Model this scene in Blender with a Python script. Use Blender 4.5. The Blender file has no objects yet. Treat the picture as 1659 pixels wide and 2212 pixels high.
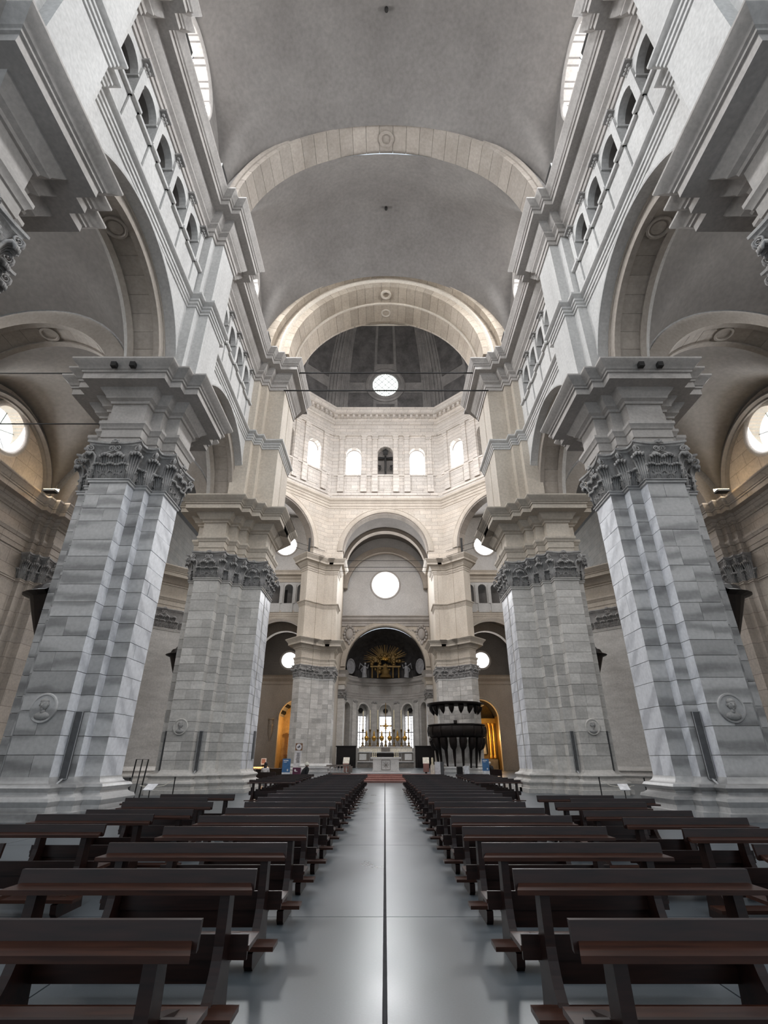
import bpy, bmesh, math, random
from mathutils import Vector, Matrix
R = random.Random(7)
PI = math.pi
C = bpy.context.scene.collection
SC = bpy.context.scene

# ------------------------------------------------------------------ camera
cam = bpy.data.cameras.new('camera'); co = bpy.data.objects.new('camera', cam); C.objects.link(co)
co.location = (-0.08, 0.0, 1.49)
co.rotation_euler = (math.radians(90 + 26.458), 0, 0)
cam.sensor_fit = 'VERTICAL'; cam.sensor_height = 36.0; cam.lens = 1073.0 * 36.0 / 2212.0
cam.shift_x = -2.0 / 2212.0; cam.clip_start = 0.05; cam.clip_end = 400
SC.camera = co
# ------------------------------------------------------------------ world, exposure
w = bpy.data.worlds.new('sky'); SC.world = w; w.use_nodes = True
bg = w.node_tree.nodes['Background']; bg.inputs[0].default_value = (0.80, 0.90, 1.0, 1); bg.inputs[1].default_value = 0.85
SC.view_settings.view_transform = 'Standard'; SC.view_settings.look = 'None'
SC.view_settings.gamma = 1.0; SC.view_settings.use_curve_mapping = False
SC.view_settings.exposure = 0.38
cy = SC.cycles
cy.max_bounces = 6; cy.diffuse_bounces = 5; cy.glossy_bounces = 3; cy.transmission_bounces = 4
cy.use_denoising = True; cy.sample_clamp_indirect = 6.0; cy.caustics_reflective = False; cy.caustics_refractive = False
WIN = 1.0          # daylight through the windows and the transept fill


def area(name, loc, direction, sx, sy, power, col=(0.97, 0.98, 1.0), spread=180, shape='RECTANGLE'):
    l = bpy.data.lights.new(name, 'AREA'); l.shape = shape; l.size = sx; l.size_y = sy
    l.energy = power * WIN; l.color = col; l.spread = math.radians(spread)
    o = bpy.data.objects.new(name, l); C.objects.link(o); o.location = loc
    o.rotation_euler = Vector(direction).to_track_quat('-Z', 'Y').to_euler()
    return o


def lamp(name, loc, power, col=(1.0, 0.62, 0.25), r=0.15):
    l = bpy.data.lights.new(name, 'POINT'); l.energy = power; l.color = col; l.shadow_soft_size = r
    o = bpy.data.objects.new(name, l); C.objects.link(o); o.location = loc
    return o


# daylight entering at the window openings (the panes themselves stand in the walls further down); the transept fill is added
for s in (-1, 1):
    for yc in (-10.5, 0.9, 11.82, 22.7):
        area('clerestory_daylight', (s * 9.55, yc, 31.2), (-s, 0, -0.75), 3.3, 3.3, 1900, (0.95, 0.97, 1.0), 165, 'DISK')
    for yc in (0.9, 11.82, 22.7):
        area('aisle_daylight', (s * 21.45, yc, 17.9), (-s, 0, -0.6), 2.4, 2.4, 650, (0.97, 0.98, 1.0), 180, 'DISK')
    area('crossing_daylight', (s * 15.4, 72.05, 31.3), (-s * .1, -1, -0.2), 2.9, 2.9, 1400, (0.97, 0.98, 1.0), 180, 'DISK')
    area('chapel_daylight', (s * 15.4, 82.3, 15.7), (0, -1, -0.2), 2.2, 2.2, 400, (0.97, 0.98, 1.0), 180, 'DISK')
    area('transept_fill', (s * 33, 46, 24), (-s, -.2, -0.3), 10, 14, 3200)  # added fill panel that brightens the transept piers, no window stands here
for a in range(8):
    t = a * PI / 4
    area('drum_daylight', (15.5 * math.sin(t), 48.75 - 15.5 * math.cos(t), 43.4), (-math.sin(t), math.cos(t), -0.5), 7.0, 4.5, 1500, (0.98, 0.97, 1.0), spread=160)
area('rose_daylight', (0, 77.6, 26.75), (0, -1, -0.15), 4.1, 4.1, 1800, (0.97, 0.98, 1.0), 180, 'DISK')
area('apse_daylight', (0, 84.4, 6.0), (0, -1, 0.0), 5.0, 4.0, 420)

# ------------------------------------------------------------------ materials


def nodes(m):
    m.use_nodes = True; nt = m.node_tree
    return nt, nt.nodes['Principled BSDF']


def N(nt, t, **kw):
    n = nt.nodes.new(t)
    for k, v in kw.items():
        if hasattr(n, k):
            setattr(n, k, v)
        else:
            n.inputs[k].default_value = v
    return n


def ramp(nt, fac, stops):
    r = nt.nodes.new('ShaderNodeValToRGB'); e = r.color_ramp.elements
    while len(e) < len(stops):
        e.new(0.5)
    for i, (p, c) in enumerate(stops):
        e[i].position = p; e[i].color = (*c, 1)
    nt.links.new(fac, r.inputs[0]); return r.outputs[0]


def mixc(nt, a, b, f, mode='MIX'):
    m = nt.nodes.new('ShaderNodeMix'); m.data_type = 'RGBA'; m.blend_type = mode
    for sock, v in ((m.inputs[6], a), (m.inputs[7], b), (m.inputs[0], f)):
        if hasattr(v, 'is_linked'):
            nt.links.new(v, sock)
        elif isinstance(v, tuple):
            sock.default_value = (*v, 1)
        else:
            sock.default_value = v
    return m.outputs[2]


def stone(name, c1, c2, scale=0.6, rough=0.75, bump=0.15, rnd=0.12, fine=14.0, joints=None, streak=None):
    """mottled stone or plaster; rnd = tone change from block to block; joints = fine ashlar courses far away"""
    m = bpy.data.materials.new(name); nt, b = nodes(m)
    pos = N(nt, 'ShaderNodeNewGeometry').outputs['Position']
    mp = N(nt, 'ShaderNodeMapping'); nt.links.new(pos, mp.inputs[0])
    if streak: mp.inputs['Scale'].default_value = streak
    n1 = N(nt, 'ShaderNodeTexNoise'); n1.inputs['Scale'].default_value = scale; n1.inputs['Detail'].default_value = 6
    n1.inputs['Roughness'].default_value = 0.62
    nt.links.new(mp.outputs[0], n1.inputs['Vector'])
    col = ramp(nt, n1.outputs[0], [(0.32, c1), (0.68, c2)])
    n2 = N(nt, 'ShaderNodeTexNoise'); n2.inputs['Scale'].default_value = fine; n2.inputs['Detail'].default_value = 4
    nt.links.new(pos, n2.inputs['Vector'])
    col = mixc(nt, col, ramp(nt, n2.outputs[0], [(0.3, (0.78, 0.78, 0.78)), (0.7, (1.12, 1.12, 1.12))]), 0.6, 'MULTIPLY')
    if rnd:
        oi = N(nt, 'ShaderNodeObjectInfo')
        col = mixc(nt, col, ramp(nt, oi.outputs['Random'], [(0.0, (1 - rnd,) * 3), (1.0, (1 + rnd,) * 3)]), 1.0, 'MULTIPLY')
    hgt = n2.outputs[0]
    if joints:
        br = N(nt, 'ShaderNodeTexBrick'); br.inputs['Scale'].default_value = 1.0
        br.inputs['Brick Width'].default_value = joints[0]; br.inputs['Row Height'].default_value = joints[1]
        br.inputs['Mortar Size'].default_value = joints[2]; br.inputs['Color1'].default_value = (1.06, 1.04, 1.02, 1)
        br.inputs['Color2'].default_value = (0.86, 0.86, 0.86, 1); br.inputs['Mortar'].default_value = (0.55, 0.52, 0.5, 1)
        sx = N(nt, 'ShaderNodeSeparateXYZ'); nt.links.new(pos, sx.inputs[0])
        ad = N(nt, 'ShaderNodeMath'); ad.operation = 'ADD'; nt.links.new(sx.outputs[0], ad.inputs[0]); nt.links.new(sx.outputs[1], ad.inputs[1])
        cx = N(nt, 'ShaderNodeCombineXYZ'); nt.links.new(ad.outputs[0], cx.inputs[0]); nt.links.new(sx.outputs[2], cx.inputs[1])
        nt.links.new(cx.outputs[0], br.inputs['Vector'])
        col = mixc(nt, col, br.outputs[0], 0.75, 'MULTIPLY')
    nt.links.new(col, b.inputs['Base Color']); b.inputs['Roughness'].default_value = rough
    if bump:
        bp = N(nt, 'ShaderNodeBump'); bp.inputs['Strength'].default_value = bump; bp.inputs['Distance'].default_value = 0.05
        nt.links.new(hgt, bp.inputs['Height']); nt.links.new(bp.outputs[0], b.inputs['Normal'])
    return m


def veined(name, light, dark, rough=0.38, tilt=0.25, rnd=0.16, sc=1.0, amt=0.8):
    """grey veined marble: bands that run across each block, tilted and warped, different in every block"""
    m = bpy.data.materials.new(name); nt, b = nodes(m)
    pos = N(nt, 'ShaderNodeNewGeometry').outputs['Position']
    oi = N(nt, 'ShaderNodeObjectInfo')
    off = N(nt, 'ShaderNodeMath'); off.operation = 'MULTIPLY'; off.inputs[1].default_value = 37.0
    nt.links.new(oi.outputs['Random'], off.inputs[0])
    mp = N(nt, 'ShaderNodeMapping'); nt.links.new(pos, mp.inputs[0])
    cb = N(nt, 'ShaderNodeCombineXYZ')
    for i in range(3): nt.links.new(off.outputs[0], cb.inputs[i])
    nt.links.new(cb.outputs[0], mp.inputs['Location'])
    mp.inputs['Rotation'].default_value = (tilt, tilt * 0.6, 0)
    wv = N(nt, 'ShaderNodeTexWave'); wv.wave_type = 'BANDS'; wv.bands_direction = 'Z'
    wv.inputs['Scale'].default_value = 0.55 * sc; wv.inputs['Distortion'].default_value = 5.5; wv.inputs['Detail'].default_value = 4
    wv.inputs['Detail Scale'].default_value = 0.8
    nt.links.new(mp.outputs[0], wv.inputs['Vector'])
    st = N(nt, 'ShaderNodeMapping'); nt.links.new(mp.outputs[0], st.inputs[0]); st.inputs['Scale'].default_value = (0.5, 0.5, 3.2)
    n1 = N(nt, 'ShaderNodeTexNoise'); n1.inputs['Scale'].default_value = 1.6 * sc; n1.inputs['Detail'].default_value = 7
    nt.links.new(st.outputs[0], n1.inputs['Vector'])
    f = mixc(nt, wv.outputs[0], n1.outputs[0], 0.55)
    col = ramp(nt, f, [(0.28, dark), (0.46, tuple(d * (1 - amt) + l * amt for d, l in zip(dark, light))), (0.72, light)])
    col = mixc(nt, col, ramp(nt, oi.outputs['Random'], [(0.0, (1 - rnd,) * 3), (1.0, (1 + rnd * .7,) * 3)]), 1.0, 'MULTIPLY')
    n2 = N(nt, 'ShaderNodeTexNoise'); n2.inputs['Scale'].default_value = 9; n2.inputs['Detail'].default_value = 5
    nt.links.new(pos, n2.inputs['Vector'])
    col = mixc(nt, col, ramp(nt, n2.outputs[0], [(0.3, (0.82,) * 3), (0.7, (1.08,) * 3)]), 0.7, 'MULTIPLY')
    nt.links.new(col, b.inputs['Base Color']); b.inputs['Roughness'].default_value = rough
    return m


def plain(name, col, rough=0.5, metal=0.0, spec=0.5):
    m = bpy.data.materials.new(name); nt, b = nodes(m)
    tc = N(nt, 'ShaderNodeNewGeometry').outputs['Position']
    n = N(nt, 'ShaderNodeTexNoise'); n.inputs['Scale'].default_value = 7; n.inputs['Detail'].default_value = 4; nt.links.new(tc, n.inputs['Vector'])
    c = ramp(nt, n.outputs[0], [(0.3, tuple(v * .8 for v in col)), (0.7, tuple(min(1, v * 1.15) for v in col))])
    nt.links.new(c, b.inputs['Base Color']); b.inputs['Roughness'].default_value = rough; b.inputs['Metallic'].default_value = metal
    b.inputs['Specular IOR Level'].default_value = spec
    return m


def woodm(name, c1, c2, rough=0.32, axis=(1.2, 14, 14)):
    m = bpy.data.materials.new(name); nt, b = nodes(m)
    tc = N(nt, 'ShaderNodeTexCoord').outputs['Object']
    mp = N(nt, 'ShaderNodeMapping'); mp.inputs['Scale'].default_value = axis; nt.links.new(tc, mp.inputs[0])
    n = N(nt, 'ShaderNodeTexNoise'); n.inputs['Scale'].default_value = 2.2; n.inputs['Detail'].default_value = 6; nt.links.new(mp.outputs[0], n.inputs['Vector'])
    c = ramp(nt, n.outputs[0], [(0.3, c1), (0.7, c2)])
    nt.links.new(c, b.inputs['Base Color']); b.inputs['Roughness'].default_value = rough; b.inputs['Specular IOR Level'].default_value = .28
    return m


def glow(name, col, strength, sample=False):
    m = bpy.data.materials.new(name); nt, b = nodes(m)
    b.inputs['Base Color'].default_value = (*col, 1); b.inputs['Emission Color'].default_value = (*col, 1)
    b.inputs['Emission Strength'].default_value = strength
    if not sample: m.cycles.emission_sampling = 'NONE'
    return m


def floor_mat():
    m = bpy.data.materials.new('polished grey slab'); nt, b = nodes(m)
    pos = N(nt, 'ShaderNodeNewGeometry').outputs['Position']; oi = N(nt, 'ShaderNodeObjectInfo')
    n = N(nt, 'ShaderNodeTexNoise'); n.inputs['Scale'].default_value = 0.9; n.inputs['Detail'].default_value = 8; nt.links.new(pos, n.inputs['Vector'])
    n2 = N(nt, 'ShaderNodeTexNoise'); n2.inputs['Scale'].default_value = 60; n2.inputs['Detail'].default_value = 3; nt.links.new(pos, n2.inputs['Vector'])
    c = ramp(nt, n.outputs[0], [(0.25, (0.056, 0.067, 0.076)), (0.75, (0.088, 0.104, 0.117))])
    c = mixc(nt, c, ramp(nt, n2.outputs[0], [(0.3, (0.86,) * 3), (0.7, (1.1,) * 3)]), 0.6, 'MULTIPLY')
    c = mixc(nt, c, ramp(nt, oi.outputs['Random'], [(0, (0.95,) * 3), (1, (1.05,) * 3)]), 1.0, 'MULTIPLY')
    nt.links.new(c, b.inputs['Base Color'])
    r = ramp(nt, n.outputs[0], [(0.2, (0.26,) * 3), (0.8, (0.34,) * 3)]); nt.links.new(r, b.inputs['Roughness'])
    return m


M = {}
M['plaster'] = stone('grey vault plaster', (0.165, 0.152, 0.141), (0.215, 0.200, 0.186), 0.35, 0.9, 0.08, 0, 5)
M['plaster_light'] = stone('pale wall plaster', (0.50, 0.49, 0.48), (0.60, 0.59, 0.58), 0.4, 0.9, 0.05, 0, 6)
M['grey_stone'] = stone('light grey stone', (0.50, 0.49, 0.475), (0.66, 0.65, 0.63), 0.45, 0.7, 0.1, 0.05, 9, streak=(1, 1, .35))
M['cornice'] = stone('grey brown moulded stone', (0.36, 0.335, 0.31), (0.48, 0.45, 0.425), 0.6, 0.75, 0.1, 0.05, 10)
M['warm_stone'] = stone('warm beige stone', (0.47, 0.41, 0.34), (0.60, 0.54, 0.46), 0.5, 0.75, 0.12, 0.09, 8, streak=(1, 1, .5))
M['warm_ashlar'] = stone('beige ashlar far away', (0.52, 0.46, 0.39), (0.64, 0.585, 0.51), 0.5, 0.75, 0.08, 0.04, 6, joints=(1.7, 0.62, 0.03))
M['pale_ashlar'] = stone('pale drum ashlar', (0.56, 0.52, 0.47), (0.68, 0.64, 0.59), 0.5, 0.75, 0.08, 0.04, 6, joints=(2.0, 0.62, 0.04))
M['brown_stone'] = stone('brownish aisle stone', (0.43, 0.375, 0.32), (0.55, 0.49, 0.43), 0.6, 0.75, 0.1, 0.06, 8, joints=(1.9, 0.8, 0.02))
M['arch_soffit'] = stone('tan arch stone', (0.27, 0.235, 0.20), (0.35, 0.31, 0.27), 0.5, 0.8, 0.1, 0.10, 7)
M['cross_arch'] = stone('tan crossing arch stone', (0.36, 0.30, 0.235), (0.46, 0.395, 0.32), 0.6, 0.8, 0.1, 0.12, 7)
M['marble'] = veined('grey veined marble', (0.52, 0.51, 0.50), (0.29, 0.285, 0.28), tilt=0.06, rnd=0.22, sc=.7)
M['marble_nave_lit'] = veined('veined marble with nave light painted in', (0.74, 0.75, 0.78), (0.52, 0.53, 0.56), tilt=0.75, rnd=0.07, sc=.6, amt=0.85)  # own diagonal veins, but the paler bluish tone paints in the nave light
M['ashlar'] = stone('grey beige pier stone', (0.47, 0.45, 0.42), (0.63, 0.605, 0.57), 1.3, 0.55, 0.12, 0.20, 9, streak=(.6, .6, 2.0))
M['capital'] = stone('weathered capital stone', (0.27, 0.26, 0.25), (0.44, 0.425, 0.41), 3.0, 0.85, 0.3, 0.08, 20)
M['relief'] = stone('carved relief stone', (0.30, 0.29, 0.28), (0.40, 0.39, 0.375), 3, 0.7, 0.1, 0, 20)
M['mortar'] = plain('mortar', (0.30, 0.285, 0.27), 0.9)
M['floor'] = floor_mat()
M['joint'] = plain('floor joint', (0.05, 0.05, 0.055), 0.9)
M['wood'] = woodm('dark varnished wood', (0.008, 0.0032, 0.0025), (0.022, 0.0085, 0.006), 0.36)
M['wood_edge'] = woodm('worn reddish wood', (0.018, 0.007, 0.0045), (0.05, 0.018, 0.010), 0.32)
M['black_wood'] = woodm('blackened wood', (0.005, 0.0035, 0.003), (0.015, 0.009, 0.007), 0.45, (4, 4, 4))
M['iron'] = plain('black iron', (0.025, 0.024, 0.023), 0.6, 0.4)
M['heater'] = plain('dark grey panel', (0.085, 0.085, 0.087), 0.5)
M['heater_edge'] = plain('pale metal edge', (0.36, 0.36, 0.36), 0.5)
M['frame'] = plain('window lead and frame', (0.09, 0.09, 0.10), 0.7)
M['pane'] = glow('daylit window pane', (0.97, 0.985, 1.0), 2.6)
M['pane_apse'] = glow('daylit leaded pane', (0.97, 0.985, 1.0), 1.25)
M['pane_soft'] = glow('daylit milky pane', (0.90, 0.98, 0.93), 1.15)
M['dark'] = plain('dark hollow', (0.02, 0.018, 0.016), 1.0)
M['gold'] = plain('gilded bronze', (0.62, 0.36, 0.08), 0.35, 0.9)
M['gold_dark'] = plain('dull gilding', (0.20, 0.125, 0.04), 0.5, 0.5)
M['ochre'] = stone('ochre stucco', (0.48, 0.33, 0.16), (0.62, 0.46, 0.24), 1.5, 0.8, 0.1, 0.05, 8)
M['dome_panel'] = stone('dark grey dome panel', (0.055, 0.053, 0.052), (0.125, 0.12, 0.118), 0.7, 0.85, 0.12, 0.04, 4)
M['dome_rib'] = stone('grey dome rib', (0.15, 0.145, 0.14), (0.24, 0.23, 0.22), 0.6, 0.85, 0.1, 0.0, 4)
M['fresco'] = stone('dark painted half dome', (0.012, 0.011, 0.012), (0.05, 0.046, 0.046), 1.6, 0.6, 0.1, 0, 6)
M['statue'] = stone('grey stucco figure', (0.20, 0.20, 0.21), (0.34, 0.34, 0.35), 2.5, 0.7, 0.1, 0, 12)
M['red_stone'] = stone('reddish step stone', (0.36, 0.17, 0.14), (0.48, 0.26, 0.22), 1.5, 0.5, 0.05, 0.04, 10)
M['altar'] = stone('white altar marble', (0.62, 0.61, 0.59), (0.74, 0.73, 0.71), 2.0, 0.45, 0.05, 0.03, 15)
M['altar_dark'] = stone('dark altar marble', (0.13, 0.115, 0.10), (0.24, 0.21, 0.18), 2.0, 0.4, 0.05, 0.03, 12)
M['white'] = plain('white card', (0.78, 0.78, 0.80), 0.6)
M['paper'] = plain('cream paper', (0.75, 0.70, 0.60), 0.7)
M['blue'] = plain('blue poster', (0.06, 0.17, 0.36), 0.5)
M['ink'] = plain('printed ink', (0.10, 0.10, 0.12), 0.7)
M['skin'] = plain('skin', (0.52, 0.33, 0.25), 0.55)
M['hair'] = plain('dark hair', (0.012, 0.009, 0.008), 0.5)
M['grey_hair'] = plain('fair hair', (0.50, 0.42, 0.33), 0.6)
M['black_cloth'] = plain('black cloth', (0.010, 0.010, 0.012), 0.9)
M['white_cloth'] = plain('white cloth', (0.62, 0.58, 0.56), 0.9)
M['knit'] = plain('cream knit', (0.72, 0.68, 0.58), 0.95)
M['candle'] = plain('wax', (0.80, 0.72, 0.52), 0.5)
M['flame'] = glow('candle flames', (1.0, 0.45, 0.10), 6.0)
M['lamp_lens'] = glow('lit floodlight lens', (1.0, 0.80, 0.50), 14.0)
M['cable'] = plain('pale conduit', (0.42, 0.42, 0.42), 0.6)
M['brown_sign'] = plain('brown sign board', (0.23, 0.12, 0.06), 0.6)
M['purple'] = plain('purple panel', (0.10, 0.02, 0.06), 0.6)

# ------------------------------------------------------------------ mesh helpers


class MB:
    def __init__(self): self.v = []; self.f = []; self.m = []; self.mi = 0

    def add(self, vs, fs):
        b = len(self.v); self.v += [tuple(p) for p in vs]; self.f += [tuple(b + i for i in f) for f in fs]; self.m += [self.mi] * len(fs)
        return self

    def box(self, x0, x1, y0, y1, z0, z1):
        return self.add([(x0, y0, z0), (x1, y0, z0), (x1, y1, z0), (x0, y1, z0), (x0, y0, z1), (x1, y0, z1), (x1, y1, z1), (x0, y1, z1)],
                        [(3, 2, 1, 0), (4, 5, 6, 7), (0, 1, 5, 4), (1, 2, 6, 5), (2, 3, 7, 6), (3, 0, 4, 7)])

    def prism(self, poly, z0, z1):
        n = len(poly); a = area2(poly)
        if a < 0: poly = poly[::-1]
        self.add([(p[0], p[1], z0) for p in poly] + [(p[0], p[1], z1) for p in poly],
                 [tuple(range(n))[::-1], tuple(range(n, 2 * n))] + [(i, (i + 1) % n, n + (i + 1) % n, n + i) for i in range(n)])
        return self

    def rings(self, rings, close=True, caps=False):
        """skin a list of equal-length point rings"""
        n = len(rings[0]); vs = [p for r in rings for p in r]; fs = []
        for k in range(len(rings) - 1):
            for i in range(n if close else n - 1):
                j = (i + 1) % n
                fs.append((k * n + i, k * n + j, (k + 1) * n + j, (k + 1) * n + i))
        if caps:
            fs.append(tuple(range(n))[::-1]); fs.append(tuple(range((len(rings) - 1) * n, len(rings) * n)))
        return self.add(vs, fs)

    def lathe(self, prof, cx=0, cy=0, n=16, a0=0, a1=2 * PI):
        full = abs(a1 - a0 - 2 * PI) < 1e-6; k = n if full else n + 1
        rs = []
        for r, z in prof:
            rs.append([(cx + r * math.cos(a0 + (a1 - a0) * i / n), cy + r * math.sin(a0 + (a1 - a0) * i / n), z) for i in range(k)])
        return self.rings(rs, full)

    def tube(self, pts, r, n=8, caps=True):
        pts = [Vector(p) for p in pts]; rs = []
        for i, p in enumerate(pts):
            d = (pts[min(i + 1, len(pts) - 1)] - pts[max(i - 1, 0)]).normalized()
            a = d.orthogonal().normalized(); b = d.cross(a)
            rr = r[i] if isinstance(r, (list, tuple)) else r
            rs.append([tuple(p + (a * math.cos(2 * PI * k / n) + b * math.sin(2 * PI * k / n)) * rr) for k in range(n)])
        # keep rings aligned
        for i in range(1, len(rs)):
            best = min(range(n), key=lambda o: (Vector(rs[i][o]) - Vector(rs[i - 1][0]) - (pts[i] - pts[i - 1])).length)
            rs[i] = rs[i][best:] + rs[i][:best]
        return self.rings(rs, True, caps)

    def ball(self, c, r, n=10, m=6):
        rx, ry, rz = r if isinstance(r, (list, tuple)) else (r, r, r)
        rs = []
        for k in range(m + 1):
            t = -PI / 2 + PI * k / m
            rs.append([(c[0] + rx * max(.02, math.cos(t)) * math.cos(2 * PI * i / n), c[1] + ry * max(.02, math.cos(t)) * math.sin(2 * PI * i / n), c[2] + rz * math.sin(t)) for i in range(n)])
        return self.rings(rs, True, True)

    def xform(self, fn): self.v = [tuple(fn(*p)) for p in self.v]; return self


def area2(p): return sum(p[i][0] * p[(i + 1) % len(p)][1] - p[(i + 1) % len(p)][0] * p[i][1] for i in range(len(p))) / 2


def offset(poly, d, closed=True, side=1):
    """mitred offset of a polygon (outwards) or of a polyline (to its right when side=1)"""
    n = len(poly); out = []
    if closed: side = 1 if area2(poly) > 0 else -1
    def nrm(a, b):
        dx, dy = b[0] - a[0], b[1] - a[1]; l = math.hypot(dx, dy) or 1
        return (side * dy / l, -side * dx / l)
    for i in range(n):
        a = nrm(poly[i - 1], poly[i]) if (closed or i > 0) else None
        b = nrm(poly[i], poly[(i + 1) % n]) if (closed or i < n - 1) else None
        if a is None: a = b
        if b is None: b = a
        k = 1 + a[0] * b[0] + a[1] * b[1]
        k = max(k, 0.2)
        out.append((poly[i][0] + d * (a[0] + b[0]) / k, poly[i][1] + d * (a[1] + b[1]) / k))
    return out


def moulding(poly, prof, closed=True, side=1):
    mb = MB()
    mb.rings([[(x, y, z) for x, y in offset(poly, o, closed, side)] for o, z in prof], closed, False)
    return mb


def wpos(o):
    v = Vector((0, 0, 0))
    while o: v += o.location; o = o.parent
    return v


def obj(name, mb, mat, parent=None, smooth=None, kind=None, mats=None):
    """link a mesh (given in world coordinates) as one object"""
    me = bpy.data.meshes.new(name)
    p = wpos(parent) if parent else Vector((0, 0, 0))
    me.from_pydata([(x - p.x, y - p.y, z - p.z) for x, y, z in mb.v], [], mb.f)
    for m_ in (mats or [mat]): me.materials.append(M[m_] if isinstance(m_, str) else m_)
    if mats: me.polygons.foreach_set('material_index', mb.m)
    if smooth:
        me.polygons.foreach_set('use_smooth', [True] * len(me.polygons)); me.set_sharp_from_angle(angle=math.radians(smooth))
    o = bpy.data.objects.new(name, me); C.objects.link(o)
    if parent: o.parent = parent
    if kind: o['kind'] = kind
    return o


def struct(name, mb, mat, smooth=None, mats=None): return obj(name, mb, mat, None, smooth, 'structure', mats)


def tag(o, label, cat, group=None):
    o['label'] = label; o['category'] = cat
    if group: o['group'] = group
    return o


def thing(name, label, cat, loc, group=None):
    o = bpy.data.objects.new(name, None); C.objects.link(o); o.location = loc; o.empty_display_size = 0.2
    return tag(o, label, cat, group)


def copy_tree(o, parent=None):
    c = o.copy(); C.objects.link(c)
    if parent: c.parent = parent
    for ch in list(o.children): copy_tree(ch, c)
    return c


class Frame:
    """a vertical plane: u runs along it, w goes into its depth"""
    def __init__(s, o, u, w): s.o = Vector((*o, 0)); s.u = Vector((*u, 0)).normalized(); s.w = Vector((*w, 0)).normalized()
    def p(s, u, w, z): q = s.o + s.u * u + s.w * w; return (q.x, q.y, z)


def wall_open(F, u0, u1, z0, z1, ops, w0, w1, n=14):
    """wall slab with openings; each is (centre, half width, spring z, sill z) or ('o', centre, radius, z centre)"""
    us = {u0, u1}
    for o in ops:
        if o[0] == 'o': uc, r = o[1], o[2]
        else: uc, r = o[0], o[1]
        for k in range(n + 1): us.add(round(uc - r * math.cos(PI * k / n), 5))
    us = sorted(u for u in us if u0 - 1e-6 <= u <= u1 + 1e-6)
    mb = MB()

    def hole(um, u):
        for o in ops:
            if o[0] == 'o':
                if abs(um - o[1]) < o[2]:
                    h = math.sqrt(max(0, o[2] ** 2 - (u - o[1]) ** 2)); return (o[3] - h, o[3] + h)
            elif abs(um - o[0]) < o[1]:
                rise = o[4] if len(o) > 4 else o[1]
                h = rise * math.sqrt(max(0, 1 - ((u - o[0]) / o[1]) ** 2)); return (o[3], o[2] + h)
        return None

    def slab(ua, ub, za, zb, zc, zd, edges):
        """quad column: bottom za..zb, top zc..zd on both faces plus edge strips"""
        P = F.p
        mb.add([P(ua, w0, za), P(ub, w0, zb), P(ub, w0, zd), P(ua, w0, zc), P(ua, w1, za), P(ub, w1, zb), P(ub, w1, zd), P(ua, w1, zc)],
               [(0, 1, 2, 3), (7, 6, 5, 4), (0, 4, 5, 1), (3, 2, 6, 7)] + ([(0, 3, 7, 4)] if 'l' in edges else []) + ([(1, 5, 6, 2)] if 'r' in edges else []))
    prev = False
    for a, b in zip(us[:-1], us[1:]):
        um = (a + b) / 2; ha = hole(um, a)
        if ha is None:
            nx = True
            slab(a, b, z0, z0, z1, z1, 'lr')
        else:
            hb = hole(um, b)
            slab(a, b, max(z0, ha[1]), max(z0, hb[1]), z1, z1, '')
            if ha[0] > z0 + 1e-4 or hb[0] > z0 + 1e-4: slab(a, b, z0, z0, ha[0], hb[0], '')
    return mb


def arch_ring(F, uc, zs, r0, r1, w0, w1, a0=0.0, a1=PI, n=24, rise=1.0, gap=0.0, stilt=0.0):
    """voussoir ring between radii r0 and r1; angles from the right spring round to the left one"""
    mb = MB(); rs = []
    a0 += gap; a1 -= gap
    for k in range(n + 1):
        a = a0 + (a1 - a0) * k / n
        c, s_ = math.cos(a), math.sin(a) * rise
        rs.append([F.p(uc + r0 * c, w0, zs + r0 * s_), F.p(uc + r1 * c, w0, zs + r1 * s_), F.p(uc + r1 * c, w1, zs + r1 * s_), F.p(uc + r0 * c, w1, zs + r0 * s_)])
    return mb.rings(rs, True, True)


def voussoirs(parent, F, uc, zs, r0, r1, w0, w1, count, mat, core=None):
    """an arch of separate wedge stones under its parent"""
    for k in range(count):
        a = PI * k / count; d = R.uniform(-0.008, 0.008)
        obj('voussoir', arch_ring(F, uc, zs, r0 + d, r1, w0, w1, a, a + PI / count, 2, 1.0, 0.0011), mat, parent)


def arch_mould(F, uc, zs, prof, n=32, a0=0.0, a1=PI):
    """moulding swept round an arch; prof = list of (radius, w)"""
    mb = MB(); rs = []
    for k in range(n + 1):
        a = a0 + (a1 - a0) * k / n
        rs.append([F.p(uc + r * math.cos(a), w_, zs + r * math.sin(a)) for r, w_ in prof])
    return mb.rings(rs, False, False)


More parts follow.
